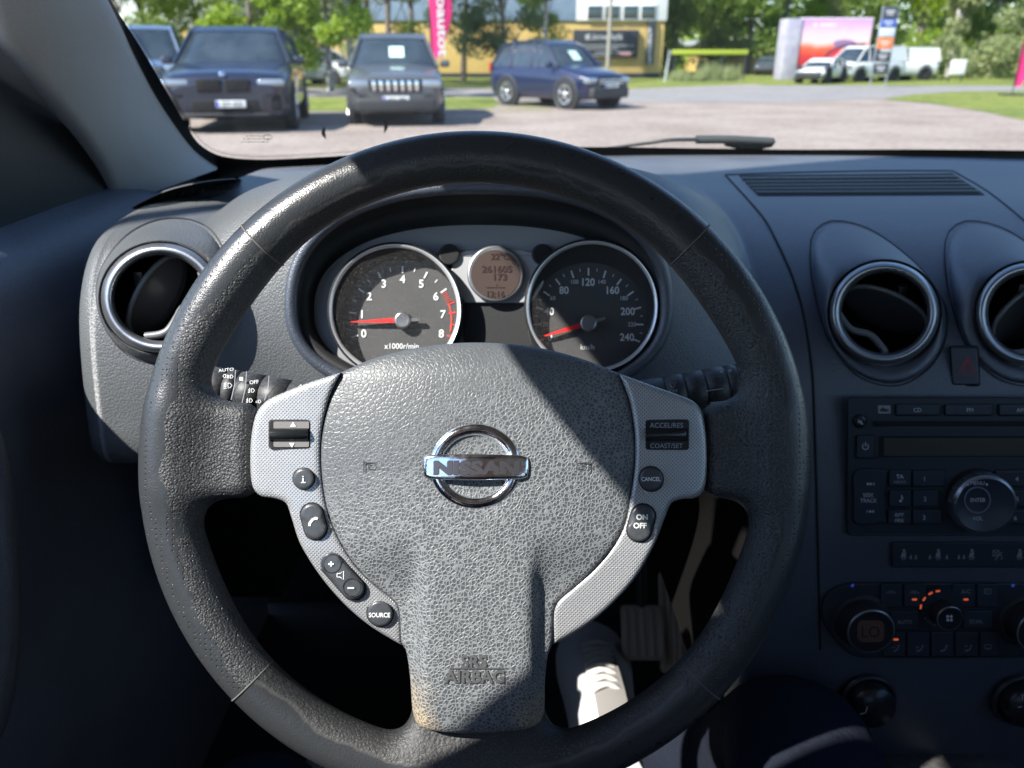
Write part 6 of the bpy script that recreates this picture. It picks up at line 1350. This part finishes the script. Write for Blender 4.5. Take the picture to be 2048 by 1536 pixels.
TR = [  # pixel column, distance, height, width, material, birch, label
 (250, 30, 7, 2.4, 1, 0, 'mid green tree above the van at the left edge'), (410, 34, 7, 2.2, 1, 0, 'tree rising behind the navy SUV'), (500, 27, 6, 2.0, 0, 0, 'bright green young tree above the roof of the navy SUV'),
 (590, 26, 6.5, 1.5, 0, 1, 'bright birch just right of the navy SUV roof'), (655, 29, 7, 1.5, 2, 1, 'pale birch between the two nearest SUVs'), (700, 24, 6.5, 1.4, 0, 1, 'slim birch with a pale trunk left of the grey SUV'), (775, 32, 8, 1.8, 1, 0, 'leafy tree above the grey SUV'),
 (560, 31, 8, 2.2, 1, 0, 'dark leafy tree in the gap between the SUVs, furthest back'), (640, 38, 9, 2.6, 1, 0, 'broad tree before the left end of the yellow building'), (735, 36, 9, 2.2, 2, 1, 'pale birch above the roof of the grey SUV'), (825, 34, 8, 1.9, 0, 0, 'bright tree just left of the pink flag'), (300, 32, 8, 2.6, 0, 0, 'bright tree beside the pillar'), (455, 40, 9, 3.0, 1, 0, 'large tree behind the navy SUV, in front of the yellow wall'),
 (925, 40, 9, 2.3, 3, 0, 'dark pine right of the pink flag'), (1010, 36, 8, 2.3, 3, 0, 'dark drooping pine behind the blue SUV'), (1085, 42, 9, 1.8, 1, 1, 'birch with a white trunk left of the sign board'),
 (1345, 52, 11, 3.4, 1, 0, 'broad tree at the right corner of the yellow building'), (1420, 56, 11, 3.4, 1, 0, 'bushy tree above the lime fence'), (1500, 54, 11, 3.3, 1, 0, 'green tree above the low shed'), (1570, 58, 12, 3.3, 0, 0, 'tree behind the left side of the billboard'),
 (1660, 60, 12, 3.6, 2, 0, 'pale tree rising behind the billboard'), (1760, 57, 12, 3.4, 1, 0, 'tree behind the tall sign'), (1840, 52, 11, 3.2, 0, 0, 'tree right of the tall sign'), (1905, 48, 12, 2.0, 2, 1, 'slender birch with a white trunk above the notice board'),
 (1975, 50, 11, 3.2, 1, 0, 'green tree behind the notice board'), (2050, 40, 8, 2.6, 2, 0, 'pale silvery tree at the upper right corner'), (2200, 46, 10, 3.5, 1, 0, 'tree beyond the right edge'), (130, 34, 8, 2.6, 1, 0, 'tree hidden by the pillar')]
for i, (u, t_, h_, w_, mi, bi, lb) in enumerate(TR):
    a_, b_ = at(u, t_); tree(100 + i, a_, b_, h_, w_, mi, lb, bark=M_birch if bi else M_bark, n=8500 if t_ > 45 else 7000, low=.06 if t_ > 45 else .16, size=.15 if t_ > 45 else .09, name='pine_tree' if mi == 3 else ('birch_tree' if bi else 'leafy_tree'))
mb = MB(); rng = np.random.default_rng(5); C = [(rng.uniform(-75, 110), 78 + rng.uniform(-3, 14), rng.uniform(.5, 15)) for _ in range(900)]; leaves(rng, C, [3.2] * 900, 75000, .38, mb); o = mb.build('woodland', ML[1]); tag(o, 'dense green woodland behind the buildings', kind='stuff')
mb = MB(); C = [(rng.uniform(-70, 100), 72 + rng.uniform(-3, 3), rng.uniform(0, 2.2)) for _ in range(400)]; leaves(rng, C, [1.8] * 400, 20000, .26, mb); o = mb.build('undergrowth', ML[0]); tag(o, 'low bushes along the edge of the wood', kind='stuff')
# shrubs and tall grass
for i, (u, t_, h_, w_, mi, lb) in enumerate(((1880, 44, 2.2, 1.6, 2, 'pale bush left of the notice board'), (1990, 45, 2.0, 2.4, 2, 'wide pale bush right of the notice board'), (1845, 46, 1.6, 1.4, 1, 'low bush behind the white vans'))):
    a_, b_ = at(u, t_); tree(300 + i, a_, b_, h_, w_, mi, lb, 'bush', n=2200, low=.02, size=.13, name='bush', group='bushes near the notice board')
def blades(name, x0, x1, y0, y1, n, h_, m_, label, seed):
    rng = np.random.default_rng(seed); x_ = rng.uniform(x0, x1, n); y_ = rng.uniform(y0, y1, n); hh = h_ * rng.uniform(.2, 1.1, n) * (.55 + .45 * np.sin(x_ * 3.1) * np.sin(x_ * 1.3 + 1)) * (1 if h_ > .5 else 1); a_ = rng.uniform(0, 6.28, n); le = rng.normal(size=(n, 2)) * .25; wd = h_ * .03
    V = np.stack([np.stack([x_ - wd * np.cos(a_), y_ - wd * np.sin(a_), 0 * x_], 1), np.stack([x_ + wd * np.cos(a_), y_ + wd * np.sin(a_), 0 * x_], 1), np.stack([x_ + le[:, 0] * hh, y_ + le[:, 1] * hh, hh], 1)], 1).reshape(-1, 3)
    mb = MB(); mb.add(V, (np.arange(n)[:, None] * 3 + np.arange(3)).tolist(), 0, False); o = mb.build(name, m_); tag(o, label, kind='stuff'); return o
x0, _ = at(1325, 43); x1, _ = at(1452, 43); blades('tall_grass', x0, x1, 43.0, 46.0, 2600, 1.15, ML[2], 'tall green reeds beside the yellow building', 7)
for P_, n_, lb in (((-9, 1.0, 19.8, 24.3), 9000, 'short lawn blades behind the parked cars'), ((-12, 20, 36, 50), 9000, 'short lawn blades before the yellow building')):
    blades('grass', P_[0], P_[1], P_[2], P_[3], n_, .10, ML[0], lb, 9)
